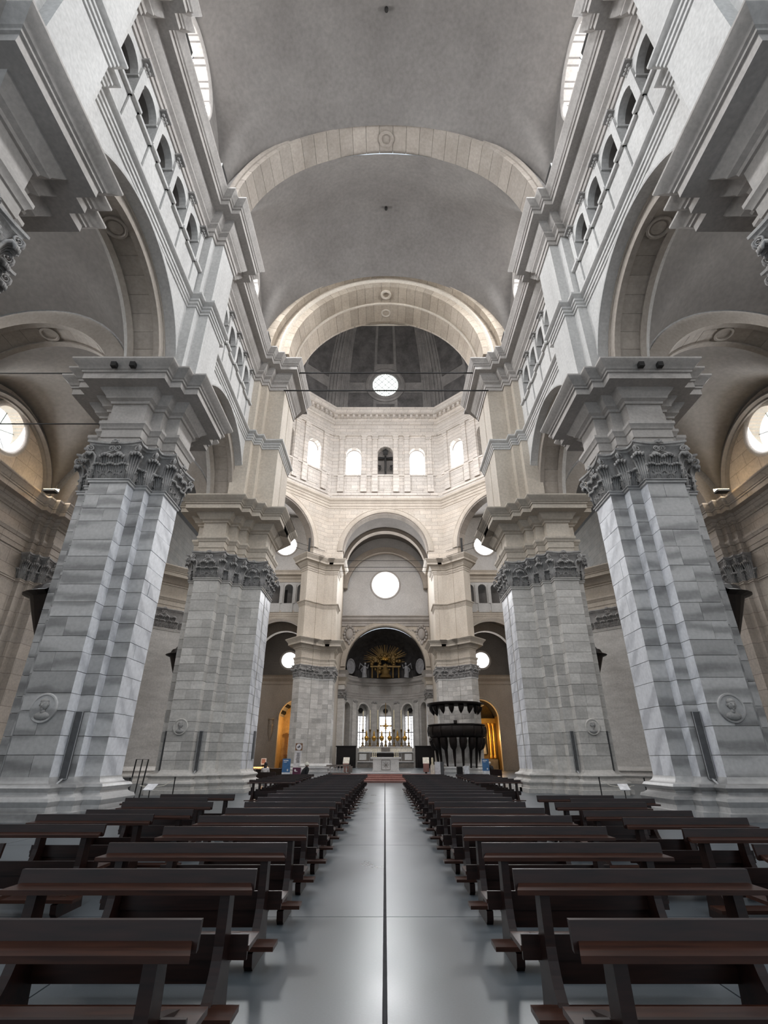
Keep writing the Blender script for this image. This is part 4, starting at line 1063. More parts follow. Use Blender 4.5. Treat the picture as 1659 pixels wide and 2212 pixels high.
def make_pew():
    Lh = .82
    root = thing('pew', '', 'pew', (0, 0, 0), 'dark wooden church pews')
    mb = MB(); mb.add([(-Lh, .035, .755), (Lh, .035, .755), (Lh, .065, .76), (-Lh, .065, .76), (-Lh, .055, .875), (Lh, .055, .875), (Lh, .088, .875), (-Lh, .088, .875)],
                      [(3, 2, 1, 0), (4, 5, 6, 7), (0, 1, 5, 4), (1, 2, 6, 5), (2, 3, 7, 6), (3, 0, 4, 7)]); mb.xform(lambda x, y, z: (x, y, z - .075)); obj('back_rail', mb, 'wood', root)
    mb = MB(); z1 = .725; z0 = .685
    mb.add([(-Lh - .02, -.115, z0), (Lh + .02, -.115, z0), (Lh + .02, -.115, z0 + .028), (-Lh - .02, -.115, z0 + .028), (-Lh + .03, .05, z1 - .03), (Lh - .03, .05, z1 - .03), (Lh - .03, .05, z1), (-Lh + .03, .05, z1)],
           [(0, 1, 2, 3), (7, 6, 5, 4), (3, 2, 6, 7), (0, 4, 5, 1), (1, 5, 6, 2), (0, 3, 7, 4)]); obj('book_shelf', mb, 'wood_edge', root)
    mb = MB(); mb.box(-Lh + .01, Lh - .01, .09, .40, .345, .375); obj('seat', mb, 'wood_edge', root)
    mb = MB(); mb.box(-Lh + .02, Lh - .02, .085, .11, .30, .435); obj('seat_back_board', mb, 'wood', root)
    mb = MB(); mb.box(-Lh + .2, Lh - .2, .12, .145, .17, .30); obj('stretcher', mb, 'wood', root)
    mb = MB(); mb.box(-Lh - .02, Lh + .02, -.37, -.17, .135, .165); obj('kneeler', mb, 'wood_edge', root)
    poly = side_poly(); n = len(poly)
    me = None
    for sx in (-1, 1):
        x0, x1 = sorted((sx * (Lh - .14), sx * (Lh - .205)))
        mb = MB(); mb.add([(x0, y, z) for y, z in poly] + [(x1, y, z) for y, z in poly], [tuple(range(n)), tuple(range(n, 2 * n))[::-1]] + [(i, n + i, n + (i + 1) % n, (i + 1) % n) for i in range(n)])
        obj('end_frame', mb, 'wood', root)
    return root


pew0 = make_pew(); used = [False]
ORD = ['nearest', 'second', 'third', 'fourth', 'fifth', 'sixth', 'seventh', 'eighth', 'ninth', 'tenth', 'eleventh', 'twelfth', 'thirteenth', 'fourteenth', 'fifteenth', 'sixteenth', 'seventeenth',
       'eighteenth', 'nineteenth', 'twentieth', 'twenty-first', 'twenty-second', 'twenty-third']


def pew(x, y, label, sx=1.0, rz=0.0):
    o = copy_tree(pew0) if used[0] else pew0
    used[0] = True
    o.location = (x, y, 0); o.rotation_euler = (0, 0, rz); o.scale = (sx, 1, 1); o['label'] = label
    return o


AX = -0.08
for s, side in ((-1, 'left'), (1, 'right')):
    for i in range(22):
        y = 2.95 + 1.225 * i; sx = 1.0 if i < 7 else min(1.3, 1.0 + .03 * (i - 6))
        lab = '%s wooden pew from the camera in the %s row along the aisle' % (ORD[i], side)
        pew(AX + s * (.89 + .82 * sx) + R.uniform(-.012, .012), y, lab, sx)
    ys = [(4.1, 4.28), (5.35, 4.3), (6.85, 4.12), (8.05, 4.05), (8.78, 3.75), (10.3, 3.92), (11.35, 4.35), (12.5, 4.12)]
    if s > 0: ys = [(4.05, 4.4), (5.3, 4.15), (6.45, 4.12), (7.6, 3.95), (8.6, 3.78), (10.2, 3.85), (11.15, 4.45), (12.1, 4.05)]
    for k, (y, x) in enumerate(ys):
        pew(AX + s * x, y, '%s pew from the camera in the short outer %s row before the front pier' % (ORD[k], side), 1.0, R.uniform(-.015, .015))
    for k in range(7):
        pew(AX + s * (4.2 + .05 * k), 21.0 + 1.3 * k, '%s pew of the outer %s row beside the second pier' % (ORD[k], side), 1.05)

# ---- small white leaflets lying on pew shelves
def sheet(x, y, z, lab):
    mb = MB(); mb.box(x - .10, x + .10, y - .07, y + .07, z, z + .012); tag(obj('leaflet', mb, 'white'), lab, 'leaflet', 'leaflets on the pews')


for s, k, nm in ((-1, 13, 'left'), (1, 15, 'right')):
    for q in range(3): sheet(AX + s * (1.6 + .28 * q), 2.95 + 1.225 * k - .03, .735, '%s white leaflet on a middle pew of the %s row' % (('first', 'second', 'third')[q], nm))

# ---- things fixed to the piers
def portrait(cx, y, z, r, face, label):
    root = thing('portrait_medallion', label, 'medallion', (cx, y, z))
    def disc(prof): m_ = MB(); m_.rings([[(cx + q * math.cos(2 * PI * k / 32), y + d, z + q * math.sin(2 * PI * k / 32) * 1.05) for k in range(32)] for q, d in prof], True); return m_
    obj('disc', disc([(r, .03), (r, -.03), (r * .96, -.055), (r * .86, -.055), (r * .82, -.025), (.01, -.02)]), 'marble' if face else 'ashlar', root, 40)
    b = MB(); b.ball((cx + .01, y - .05, z + r * .22), (r * .30, .10, r * .38), 14, 10)            # head
    b.ball((cx, y - .02, z - r * .55), (r * .58, .08, r * .30), 14, 8)
    b.ball((cx, y - .04, z - r * .22), (r * .17, .07, r * .22), 10, 6)
    b.ball((cx, y - .155, z + r * .17), (r * .055, .035, r * .12), 8, 6)
    for e in (-1, 1):
        b.ball((cx + e * r * .12, y - .125, z + r * .30), (r * .085, .02, r * .035), 8, 5); b.ball((cx + e * r * .31, y - .05, z + r * .2), (r * .05, .03, r * .09), 6, 5)
    b.ball((cx, y - .13, z + r * .0), (r * .11, .025, r * .03), 8, 5); b.ball((cx, y - .115, z - r * .10), (r * .10, .03, r * .06), 8, 5)
    b.ball((cx, y - .055, z + r * .45), (r * .30, .085, r * .20), 12, 6)
    obj('relief_bust', b, 'relief', root, 60)


def heater(x0, x1, y, z0, z1, label, pipe=True):
    root = thing('wall_heater', label, 'heater', ((x0 + x1) / 2, y, z0))
    box_obj('panel', x0, x1, y - .07, y, z0, z1, 'heater', root)
    f = MB()
    for a, b in (((x0, z0), (x0, z1)), ((x1, z0), (x1, z1)), ((x0, z0), (x1, z0)), ((x0, z1), (x1, z1))): f.tube([(a[0], y - .075, a[1]), (b[0], y - .075, b[1])], .012, 4)
    obj('edge_strip', f, 'heater_edge', root)
    if pipe:
        p = MB(); xm = x0 + (x1 - x0) * .45; p.tube([(xm, y - .05, z0), (xm, y - .25, z0 - .1), (xm, y - .48, .6), (xm, y - .5, .02)], .03, 8); obj('pipe', p, 'cable', root, 60)


for s, side in ((-1, 'left'), (1, 'right')):
    portrait(s * 10.12, 15.68, 2.84, .40, True, 'round portrait relief of a head and shoulders on the %s front pier' % side)
    portrait(s * 10.15, 26.62, 2.92, .36, False, 'smaller round portrait relief on the second %s pier' % side)
    x = s * 9.30; heater(*sorted((x - .11, x + .11)), 16.18, .98, 2.78, 'long grey heater panel on the inner side of the %s front pier' % side)
    x = s * 11.02; heater(*sorted((x - .08, x + .08)), 16.18, .98, 2.78, 'long grey heater panel on the outer side of the %s front pier' % side, False)
    x = s * 9.25; heater(*sorted((x - .09, x + .09)), 27.18, .98, 2.75, 'narrow grey heater panel left of the relief on the right second pier' if s > 0 else 'narrow grey heater panel right of the relief on the left second pier')
    x = s * 10.98; heater(*sorted((x - .07, x + .07)), 27.18, .98, 2.75, 'narrow grey heater panel on the aisle side of the second %s pier' % side, False)
box_obj_l = None
mb = MB(); mb.box(-7.42, -7.33, 30.3, 30.62, 1.5, 2.9); tag(obj('loudspeaker', mb, 'heater'), 'slim dark loudspeaker on the nave face of the second left pier', 'speaker')
for s, side in ((-1, 'left'), (1, 'right')):             # black canopied lanterns behind the piers
    for yy, sc, nm in ((17.3, 1.0, 'front'), (28.6, .9, 'second')):
        xw = s * (11.74 if yy < 20 else 11.25)
        root = thing('canopied_box', 'black carved tapering box with pointed canopy on the %s %s pier' % (side, nm), 'carving', (xw, yy, 4.7))
        prof = [(.10, 4.75), (.16, 4.85), (.10, 4.95), (.18, 5.05), (.42, 6.05), (.52, 6.5), (.55, 6.62)]
        def half(p): m_ = MB(); m_.rings([[(xw + s * (.02 + r * 1.75 * sc * max(0, math.sin(PI * k / 10))), yy + r * 1.2 * sc * math.cos(PI * k / 10), z) for k in range(11)] for r, z in p], False); return m_
        obj('tapering_body', half([(.01, 4.72)] + prof), 'black_wood', root)
        obj('canopy_rim', half([(.50, 6.58), (.70, 6.70), (.71, 6.73), (.50, 6.86)]), 'black_wood', root)
        obj('canopy', half([(.55, 6.84), (.50, 7.0), (.40, 7.06), (.34, 7.2), (.2, 7.24), (.16, 7.34), (.08, 7.42), (.05, 7.6), (.01, 7.62)]), 'black_wood', root)
        c_ = MB(); xx = xw + s * .09; c_.tube([(xx, yy, 7.5), (xx, yy, 8.1)], .025, 6); c_.tube([(xx, yy - .12, 7.92), (xx, yy + .12, 7.92)], .025, 6); obj('cross', c_, 'iron', root)

# ---- spotlights, floodlights, loudspeakers, tie rods
def spot(x, y, z, label):
    root = thing('spotlight', label, 'spotlight', (x, y, z))
    box_obj('housing', x - .10, x + .10, y - .20, y - .02, z - .10, z + .10, 'iron', root)
    b = MB(); b.tube([(x, y, z + .1), (x, y - .1, z + .16), (x, y - .18, z + .1)], .015, 5); obj('bracket', b, 'iron', root)


for s, side in ((-1, 'left'), (1, 'right')):
    for k, dx in enumerate((-.36, .36)):
        spot(s * 10.08 + dx, 14.62, 15.0, '%s black spotlight on the cornice of the %s front pier' % (('left hand', 'right hand')[k], side))
    fx, fy = s * 19.5, 25.3
    root = thing('floodlight', 'lit warm floodlight on the cornice of the %s aisle wall' % side, 'floodlight', (fx, fy, 15.34))
    box_obj('housing', fx - .35, fx + .35, fy - .2, fy + .2, 15.36, 15.48, 'iron', root)
    mb = MB(); mb.add([(fx - .33, fy - .2, 15.49), (fx + .33, fy - .2, 15.49), (fx + .33, fy + .18, 15.66), (fx - .33, fy + .18, 15.66)], [(0, 1, 2, 3)])
    mb.box(fx - .33, fx + .33, fy + .16, fy + .19, 15.48, 15.66); obj('lens', mb, 'lamp_lens', root)
    lamp('floodlight_beam', (fx - s * .3, fy - .35, 15.75), 24, (1.0, .66, .30), .12)
    for yy, nm in ((9.3, 'nearest'), (14.3, 'second'), (19.75, 'third'), (24.75, 'farthest')):
        mb = MB(); x0, x1 = sorted((s * 7.98, s * 7.86)); mb.box(x0, x1, yy - .42, yy + .42, 26.63, 27.1)
        o = obj('loudspeaker', mb, 'iron'); tag(o, '%s black box loudspeaker standing on the %s upper cornice' % (nm, side), 'speaker')
root = None
for k, (z, y) in enumerate(((26.15, 27.3), (24.55, 27.3))):
    mb = MB(); mb.tube([(-7.15, y, z), (7.15, y, z)], .055, 6); tag(obj('tie_rod', mb, 'iron'), '%s iron tie rod across the crossing arch' % ('upper', 'lower')[k], 'tie rod')
for s, side in ((-1, 'left'), (1, 'right')):
    for k, z in enumerate((17.1, 14.3)):
        mb = MB(); mb.tube([(s * 11.6, 17.3, z), (s * 20.2, 17.3, z)], .03, 6)
        if s < 0: tag(obj('tie_rod', mb, 'iron'), '%s thin tie rod across the %s aisle at the front pier' % (('upper', 'lower')[k], side), 'tie rod')
    mb = MB(); mb.box(s * 10.55 - .13, s * 10.55 + .13, 63.6, 63.8, 26.7, 29.1); tag(obj('loudspeaker_column', mb, 'iron'), 'tall black loudspeaker column on the cornice of the far %s pier' % side, 'speaker')
    for k, z in enumerate((27.2, 28.0)):
        mb = MB(); mb.tube([(s * 8.6, 65.8, z), (s * 20, 55.0, z)], .03, 5); tag(obj('tie_rod', mb, 'iron'), '%s tie rod across the diagonal arch right of the crossing' % ('lower', 'upper')[k] if s > 0 else '%s tie rod across the diagonal arch left of the crossing' % ('lower', 'upper')[k], 'tie rod')
for k, z in enumerate((26.9, 25.9, 25.3)):
    mb = MB(); mb.tube([(-6.5, 66.7, z), (6.5, 66.7, z)], .035, 5); tag(obj('tie_rod', mb, 'iron'), '%s tie rod across the chancel arch in front of the rose window' % ('top', 'middle', 'bottom')[k], 'tie rod')

# ---- crucifix in the drum niche
root = thing('crucifix', 'black crucifix standing in the niche between the bright drum windows', 'crucifix', (0, 66.75, 41.0))
mb = MB(); mb.box(-.16, .16, 66.7, 66.86, 40.92, 46.0); obj('upright', mb, 'iron', root)
mb = MB(); mb.box(-1.08, 1.08, 66.68, 66.84, 44.1, 44.42); mb.ball((-1.1, 66.76, 44.26), (.2, .1, .24), 8, 6); mb.ball((1.1, 66.76, 44.26), (.2, .1, .24), 8, 6); obj('crossbeam', mb, 'iron', root)
mb = MB(); mb.tube([(0, 66.55, 44.25), (0, 66.5, 43.6), (0.02, 66.5, 43.0), (.05, 66.55, 42.3), (0, 66.6, 41.6)], [.12, .2, .17, .15, .07], 8); mb.ball((0, 66.5, 44.5), (.14, .14, .18), 8, 6)
for e in (-1, 1): mb.tube([(e * .12, 66.55, 44.15), (e * .5, 66.6, 44.3), (e * .95, 66.62, 44.38)], [.09, .06, .045], 6)
obj('corpus', mb, 'iron', root, 60)
mb = MB(); mb.box(-.36, .36, 66.68, 66.8, 44.9, 45.3); mb.ball((0, 66.7, 45.5), (.5, .1, .3), 10, 6); obj('title_board', mb, 'iron', root)
for e in (-1, 1):
    mb = MB(); mb.ball((e * .85, 66.7, 42.4), (.2, .16, .3), 8, 6); mb.ball((e * .95, 66.7, 42.8), (.28, .12, .12), 8, 5); mb.tube([(e * .8, 66.72, 42.3), (e * .9, 66.75, 41.9)], [.12, .03], 6)
    tag(obj('angel_figure', mb, 'iron', None, 60), 'small black angel %s of the crucifix in the drum niche' % ('left' if e < 0 else 'right'), 'figure')

# ---- altar table on the sanctuary
root = thing('altar_table', 'white marble altar table with square relief panel at the top of the red steps', 'altar', (0, 47, .52))
box_obj('top_slab', -1.28, 1.28, 46.3, 47.7, 1.52, 1.66, 'altar', root); box_obj('body', -1.08, 1.08, 46.45, 47.5, .62, 1.52, 'altar', root); box_obj('foot', -1.14, 1.14, 46.38, 47.6, .53, .62, 'altar', root)
f = MB()
for a, b in (((-.36, .70), (-.36, 1.42)), ((.36, .70), (.36, 1.42)), ((-.36, .70), (.36, .70)), ((-.36, 1.42), (.36, 1.42))): f.tube([(a[0], 46.44, a[1]), (b[0], 46.44, b[1])], .025, 4)
pn = obj('relief_panel', f, 'altar_dark', root)
f = MB()
for a in range(4):
    t = PI * a / 4; f.tube([(.26 * math.cos(t), 46.43, 1.06 + .26 * math.sin(t)), (-.26 * math.cos(t), 46.43, 1.06 - .26 * math.sin(t))], .022, 4)
obj('relief_star', f, 'altar_dark', pn)
mb = MB(); mb.box(-2.0, 2.0, 44.6, 46.2, .521, .54); tag(obj('altar_carpet', mb, 'white_cloth'), 'pale carpet in front of the white altar table', 'carpet')
for k, x in enumerate((-1.12, -.97, -.82, .72, .87, 1.02)):
    mb = MB(); mb.lathe([(.06, 1.66), (.06, 1.68), (.02, 1.70), (.02, 1.78), (.025, 1.80), (.025, 2.25), (.0, 2.26)], x, 46.9, 8)
    tag(obj('altar_candle', mb, 'candle'), '%s white candle on the %s end of the altar table' % (('outer', 'middle', 'inner', 'inner', 'middle', 'outer')[k], 'left' if x < 0 else 'right'), 'candle')
# ---- high altar
root = thing('high_altar', 'wide dark marble high altar with stepped shelves below the apse windows', 'altar', (0, 71, .52))
box_obj('base', -3.55, 3.55, 70.2, 72.6, .52, 1.15, 'altar_dark', root); box_obj('ledge', -3.6, 3.6, 70.1, 72.6, 1.15, 1.25, 'altar', root)
box_obj('body', -3.5, 3.5, 70.7, 72.6, 1.25, 2.25, 'altar_dark', root); box_obj('ledge', -3.6, 3.6, 70.6, 72.6, 2.25, 2.34, 'altar', root)
box_obj('gradine', -3.45, -.55, 71.2, 72.6, 2.34, 2.86, 'paper', root); box_obj('gradine', .55, 3.45, 71.2, 72.6, 2.34, 2.86, 'paper', root); box_obj('tabernacle', -.55, .55, 71.0, 72.6, 2.34, 2.86, 'altar_dark', root)
box_obj('top_ledge', -3.5, 3.5, 71.1, 72.6, 2.86, 2.95, 'altar', root); box_obj('antependium', -1.2, 1.2, 70.6, 70.69, 1.55, 2.15, 'black_wood', root)
for x in (-2.9, 2.9): box_obj('side_panel', x - .45, x + .45, 70.62, 70.69, 1.4, 2.1, 'altar', root)
for e in (-1, 1):
    f = MB(); f.tube([(e * 2.0, 70.5, 1.2), (e * 2.0, 70.5, 2.2), (e * .95, 70.5, 2.2)], .045, 4); f.tube([(e * 1.75, 70.5, 1.2), (e * 1.75, 70.5, 1.98), (e * 1.2, 70.5, 1.98)], .03, 4); obj('metal_frame', f, 'heater_edge', root)
# tall candlesticks and reliquaries along the top
side_nm = lambda x: 'left' if x < 0 else 'right'
for k, x in enumerate((-3.0, -2.05, -1.03, 1.12, 2.1, 3.05)):
    root = thing('candlestick', 'tall altar candlestick, %s one %s of the gilt crucifix' % (('outer', 'middle', 'inner', 'inner', 'middle', 'outer')[k], side_nm(x)), 'candlestick', (x, 72.0, 2.95))
    hh = 7.45 if abs(x) < 2.5 else 7.3
    mb = MB(); mb.lathe([(.26, 2.95), (.24, 3.02), (.10, 3.2), (.16, 3.35), (.07, 3.5), (.06, 3.8), (.14, 3.95), (.06, 4.1), (.05, 4.6), (.10, 4.75), (.17, 5.0), (.05, 5.05)], x, 72.0, 10); obj('stick', mb, 'gold_dark', root, 50)
    mb = MB(); mb.lathe([(.075, 5.05), (.075, hh), (.0, hh + .02)], x, 72.0, 10); obj('candle', mb, 'candle', root, 50)
for k, x in enumerate((-2.5, -1.52, -.5, .55, 1.58, 2.55)):
    root = thing('reliquary', 'bulbous gilt reliquary, %s one %s of the crucifix on the high altar' % (('outer', 'middle', 'inner', 'inner', 'middle', 'outer')[k], side_nm(x)), 'reliquary', (x, 71.7, 2.95))
    mb = MB(); mb.lathe([(.24, 2.95), (.26, 3.05), (.18, 3.2), (.2, 3.35), (.08, 3.5), (.06, 3.62)], x, 71.7, 10); obj('foot', mb, 'altar_dark', root, 50)
    mb = MB(); mb.lathe([(.06, 3.6), (.2, 3.72), (.31, 3.95), (.30, 4.1), (.18, 4.2), (.1, 4.28)], x, 71.7, 14); obj('vessel', mb, 'gold', root, 50)
    mb = MB(); mb.lathe([(.1, 4.26), (.13, 4.4), (.08, 4.7), (.0, 4.95)], x, 71.7, 10); obj('finial', mb, 'gold', root, 50)
root = thing('altar_crucifix', 'gilt crucifix in front of the middle apse window', 'crucifix', (0.02, 72, 2.95))
mb = MB(); mb.lathe([(.22, 2.95), (.22, 3.1), (.1, 3.3), (.14, 3.6), (.05, 3.8), (.05, 8.3), (0, 8.4)], .02, 72, 8); obj('shaft', mb, 'gold_dark', root, 50)
mb = MB(); mb.tube([(-.6, 72, 5.45), (.64, 72, 5.45)], .07, 6); mb.tube([(.02, 72, 4.9), (.02, 72, 6.1)], .08, 6)
for a in range(8): t = a * PI / 4 + .39; mb.tube([(.02, 72, 5.45), (.02 + .42 * math.cos(t), 72, 5.45 + .42 * math.sin(t))], [.07, .02], 5)
for p in ((-.66, 5.45), (.70, 5.45), (.02, 6.15)): mb.ball((p[0], 72, p[1]), .1, 8, 5)
obj('cross', mb, 'gold', root)
# ---- choir stalls either side
for s in (-1, 1):
    root = thing('choir_stall', 'black choir stall back wall on the %s side of the high altar' % side_nm(s), 'stall', (s * 4.9, 69.8, .52))
    box_obj('back_panel', s * 3.75, s * 6.2, 69.7, 69.9, .52, 2.9, 'black_wood', root); box_obj('cornice', s * 3.7, s * 6.3, 69.6, 69.95, 2.9, 3.02, 'black_wood', root)
    for k in range(4): x = s * (4.0 + .55 * k); box_obj('seat_divider', x - .04, x + .04, 69.2, 69.7, .53, 1.5, 'black_wood', root)
# ---- gilded glory, figures and medallions in the apse
root = thing('gilded_glory', 'dull gilded sunburst of rays and clouds in the dark half dome', 'sculpture', (0, 82.2, 13.2))
rg = random.Random(3)
mb = MB()
for k in range(70):
    a = rg.uniform(-.15, PI + .15); r0, r1 = rg.uniform(.6, 1.2), rg.uniform(1.9, 3.3) * (1 + .25 * abs(math.sin(a))); y = 82.1
    mb.tube([(r0 * math.cos(a), y, 15.6 + r0 * .8 * math.sin(a)), (r1 * math.cos(a) * 1.05, y - .3, 15.6 + r1 * .85 * math.sin(a))], [.10, .02], 4)
obj('rays', mb, 'gold_dark', root)
mb = MB()
for k in range(60):
    a = rg.uniform(0, 2 * PI); r = rg.uniform(.7, 2.6); mb.ball((r * math.cos(a), 81.8 + rg.uniform(-.2, .3), 15.3 + r * .62 * math.sin(a)), rg.uniform(.15, .36), 7, 5)
obj('clouds', mb, 'gold_dark', root, 60)
mb = MB()
for k in range(7): a = PI * k / 6; mb.tube([(0, 81.5, 15.7), (.75 * math.cos(a), 81.4, 15.75 + .5 * math.sin(a))], [.12, .03], 5)
mb.ball((0, 81.45, 15.7), .22, 10, 6); obj('crown', mb, 'gold', root)
mb = MB()
for x in (-2.1, -1.2, 1.2, 2.1): mb.lathe([(.16, 12.95), (.13, 13.3), (.12, 14.4), (.17, 14.55)], x, 81.6, 8)
mb.box(-2.4, 2.4, 81.4, 81.9, 14.55, 14.75); mb.lathe([(.9, 12.95), (.95, 13.2), (.6, 13.5), (.7, 14.0), (.35, 14.4), (.2, 14.9), (.02, 15.2)], 0, 81.6, 14); obj('tabernacle_front', mb, 'gold_dark', root, 50)
for s in (-1, 1):
    x = s * 3.3; mb = MB()
    mb.tube([(x, 81.2, 12.95), (x + s * .05, 81.15, 13.6), (x, 81.1, 14.2), (x - s * .06, 81.1, 14.7)], [.42, .36, .33, .2], 10); mb.ball((x - s * .1, 81.05, 14.98), (.17, .17, .22), 8, 6)
    mb.tube([(x - s * .1, 81.1, 14.55), (x - s * .5, 80.9, 14.3), (x - s * .62, 80.8, 14.85)], [.12, .09, .06], 6); mb.tube([(x + s * .15, 81.1, 14.5), (x + s * .55, 81, 14.1), (x + s * .4, 80.9, 13.7)], [.12, .09, .06], 6)
    mb.tube([(x + s * .1, 81.3, 14.6), (x + s * .7, 81.4, 15.1), (x + s * .9, 81.4, 14.3)], [.08, .16, .04], 6)
    tag(obj('angel_figure', mb, 'statue', None, 60), 'pale stucco angel %s of the gilded sunburst' % side_nm(s), 'figure')
    root = thing('oval_medallion', 'grey oval stucco medallion on the %s edge of the dark half dome' % side_nm(s), 'medallion', (s * 5.35, 79.7, 14.3))
    def ov(prof, s=s): m_ = MB(); m_.rings([[(s * (5.35 + r * .62 * math.cos(2 * PI * k / 24)), 79.9 - s * 0 - r * .55 * math.cos(2 * PI * k / 24) + d, 14.45 + r * 1.15 * math.sin(2 * PI * k / 24)) for k in range(24)] for r, d in prof], True); return m_
    obj('frame', ov([(1.0, .1), (1.0, -.12), (.82, -.14), (.78, 0)]), 'statue', root, 50); obj('field', ov([(.8, -.02), (.4, -.08), (.02, -.1)]), 'statue', root, 50)
    mb = MB()
    for k in range(8): t = k / 7; mb.box(*sorted((s * (2.6 + 2.2 * t - .02), s * (2.6 + 2.2 * t + .26))), 81.4, 81.5, 12.95, 14.05)
    tag(obj('dark_curtain', mb, 'black_wood'), 'black slatted screen %s of the gilded altarpiece in the apse' % side_nm(s), 'screen')
# ---- cartouches over the apse arch
for s in (-1, 1):
    root = thing('cartouche', 'carved stone shield cartouche %s of the apse arch' % side_nm(s), 'carving', (s * 5.55, 76.75, 18.6))
    m_ = MB(); m_.rings([[(s * 5.55 + r * .75 * math.cos(2 * PI * k / 20), 76.8 + d, 18.7 + r * 1.15 * math.sin(2 * PI * k / 20)) for k in range(20)] for r, d in ((.8, .1), (.75, -.14), (.4, -.3), (.02, -.34))], True); obj('shield', m_, 'cornice', root, 60)
    m_ = MB()
    for k in range(14): a = 2 * PI * k / 14; m_.ball((s * 5.55 + .78 * math.cos(a), 76.75, 18.7 + 1.15 * math.sin(a)), (.2, .16, .24), 7, 5)
    m_.ball((s * 5.55, 76.7, 20.0), (.4, .2, .22), 8, 5); m_.ball((s * 5.55, 76.7, 17.3), (.25, .2, .3), 8, 5); obj('scroll_border', m_, 'cornice', root, 60)
    m_ = MB()
    for k in range(7): m_.ball((s * (4.45 - .28 * k), 76.78, 19.15 + .05 * k + (k % 2) * .12), (.18, .12, .16), 7, 5)
    obj('garland', m_, 'cornice', root, 60)

# ---- pulpit round the far right pier
PX, PY = 8.55, 65.2
root = thing('pulpit', 'dark carved wooden pulpit with round basket, canopy and brackets encircling the far right pier', 'pulpit', (PX, PY, .5))
def ringm(prof, n=40): m_ = MB(); m_.lathe(prof, PX, PY, n); return m_
obj('canopy', ringm([(2.2, 7.1), (3.1, 7.22), (3.5, 7.38), (3.55, 7.55), (3.3, 7.62), (2.2, 7.62)]), 'black_wood', root, 40)
obj('basket', ringm([(2.2, 3.75), (3.0, 3.72), (3.2, 3.8), (3.45, 4.2), (3.5, 4.6), (3.42, 4.95), (3.2, 5.05)]), 'black_wood', root, 40)
obj('handrail', ringm([(2.4, 5.05), (3.42, 5.06), (3.46, 5.12), (3.4, 5.2), (2.4, 5.2)]), 'black_wood', root, 40)
for k in range(16):
    a = 2 * PI * k / 16 + .1
    p = lambda r, z: (PX + r * math.cos(a), PY + r * math.sin(a), z)
    mb = MB(); mb.tube([p(2.95, 7.2), p(2.9, 6.9), p(2.75, 6.6), p(2.7, 6.3)], [.34, .33, .22, .03], 8); obj('canopy_pendant', mb, 'black_wood', root, 60)
    mb = MB(); mb.tube([p(2.95, 3.75), p(2.9, 3.3), p(2.75, 2.75), p(2.55, 2.45), p(2.45, 1.6), p(2.35, .6)], [.42, .46, .38, .20, .15, .09], 8); br = obj('bracket_figure', mb, 'black_wood', root, 60)
    mb = MB(); mb.ball(p(3.05, 3.2), (.18, .18, .24), 8, 6); obj('carved_head', mb, 'black_wood', br, 60)
    b = MB(); b.tube([p(3.47, 3.95), p(3.54, 4.5), p(3.46, 4.98)], .05, 5); obj('basket_rib', b, 'black_wood', root)
mb = MB(); mb.box(PX - .75, PX - .35, PY - 3.5, PY - 3.25, 5.2, 5.5); obj('book_rest', mb, 'black_wood', root)
mb = MB()
for k in range(5): mb.ball((PX - 3.3 + .1 * k, PY - 1.2, 3.35 + .1 * (k % 3)), .16, 7, 5)
obj('carved_cherub', mb, 'black_wood', root, 60)

# ---- white stepped plinths, balustrades, lecterns and boxes at the edge of the sanctuary
for s in (-1, 1):
    root = thing('stepped_plinth', 'white marble stepped plinth standing in front of the far %s pier' % side_nm(s), 'plinth', (s * 5.05, 41.6, 0))
    for k, (w_, z0, z1) in enumerate(((.95, 0, .30), (.86, .30, .34), (.80, .34, .62), (.9, .62, .68), (.72, .68, .88), (.84, .88, .98))):
        box_obj('slab', s * 5.05 - w_, s * 5.05 + w_, 41.6 - w_ * .6, 41.6 + w_ * .6, z0 + .001, z1, 'altar', root)
    root = thing('balustrade', 'low marble balustrade with %s white balusters at the %s edge of the sanctuary' % ('six' if s < 0 else 'small', side_nm(s)), 'balustrade', (s * 3.5, 41.75, .52))
    xs = [-4.15 + .24 * k for k in range(6)] if s < 0 else [3.75, 3.95, 4.15]
    xa, xb = min(xs) - .3, max(xs) + .3
    box_obj('plinth', xa, xb, 41.62, 41.9, .521, .60, 'altar_dark', root); box_obj('rail', xa, xb, 41.58, 41.94, 1.02, 1.12, 'altar_dark', root)
    for x in (xa, xb): box_obj('end_post', x - .14, x + .14, 41.6, 41.92, .60, 1.02, 'altar_dark', root)
    for x in xs:
        mb = MB(); mb.lathe([(.05, .60), (.05, .64), (.03, .68), (.075, .78), (.07, .86), (.03, .94), (.05, .98), (.05, 1.02)], x, 41.75, 8); obj('baluster', mb, 'altar', root, 50)
    root = thing('lectern', 'lectern with pinkish cloth front on the %s side of the altar steps' % side_nm(s), 'lectern', (s * 3.05, 42.6, .52))
    box_obj('post', s * 3.05 - .08, s * 3.05 + .08, 42.55, 42.7, .521, 1.35, 'wood', root)
    mb = MB(); x = s * 3.05; mb.add([(x - .24, 42.4, 1.2), (x + .24, 42.4, 1.2), (x + .26, 42.75, 1.62), (x - .22, 42.75, 1.62), (x - .24, 42.46, 1.17), (x + .24, 42.46, 1.17), (x + .26, 42.81, 1.59), (x - .22, 42.81, 1.59)], [(0, 1, 2, 3), (7, 6, 5, 4), (0, 4, 5, 1), (1, 5, 6, 2), (2, 6, 7, 3), (3, 7, 4, 0)]); obj('reading_board', mb, 'paper', root)
    mb = MB(); mb.box(x - .22, x + .22, 42.38, 42.42, .62, 1.2); obj('cloth_front', mb, 'red_stone', root)
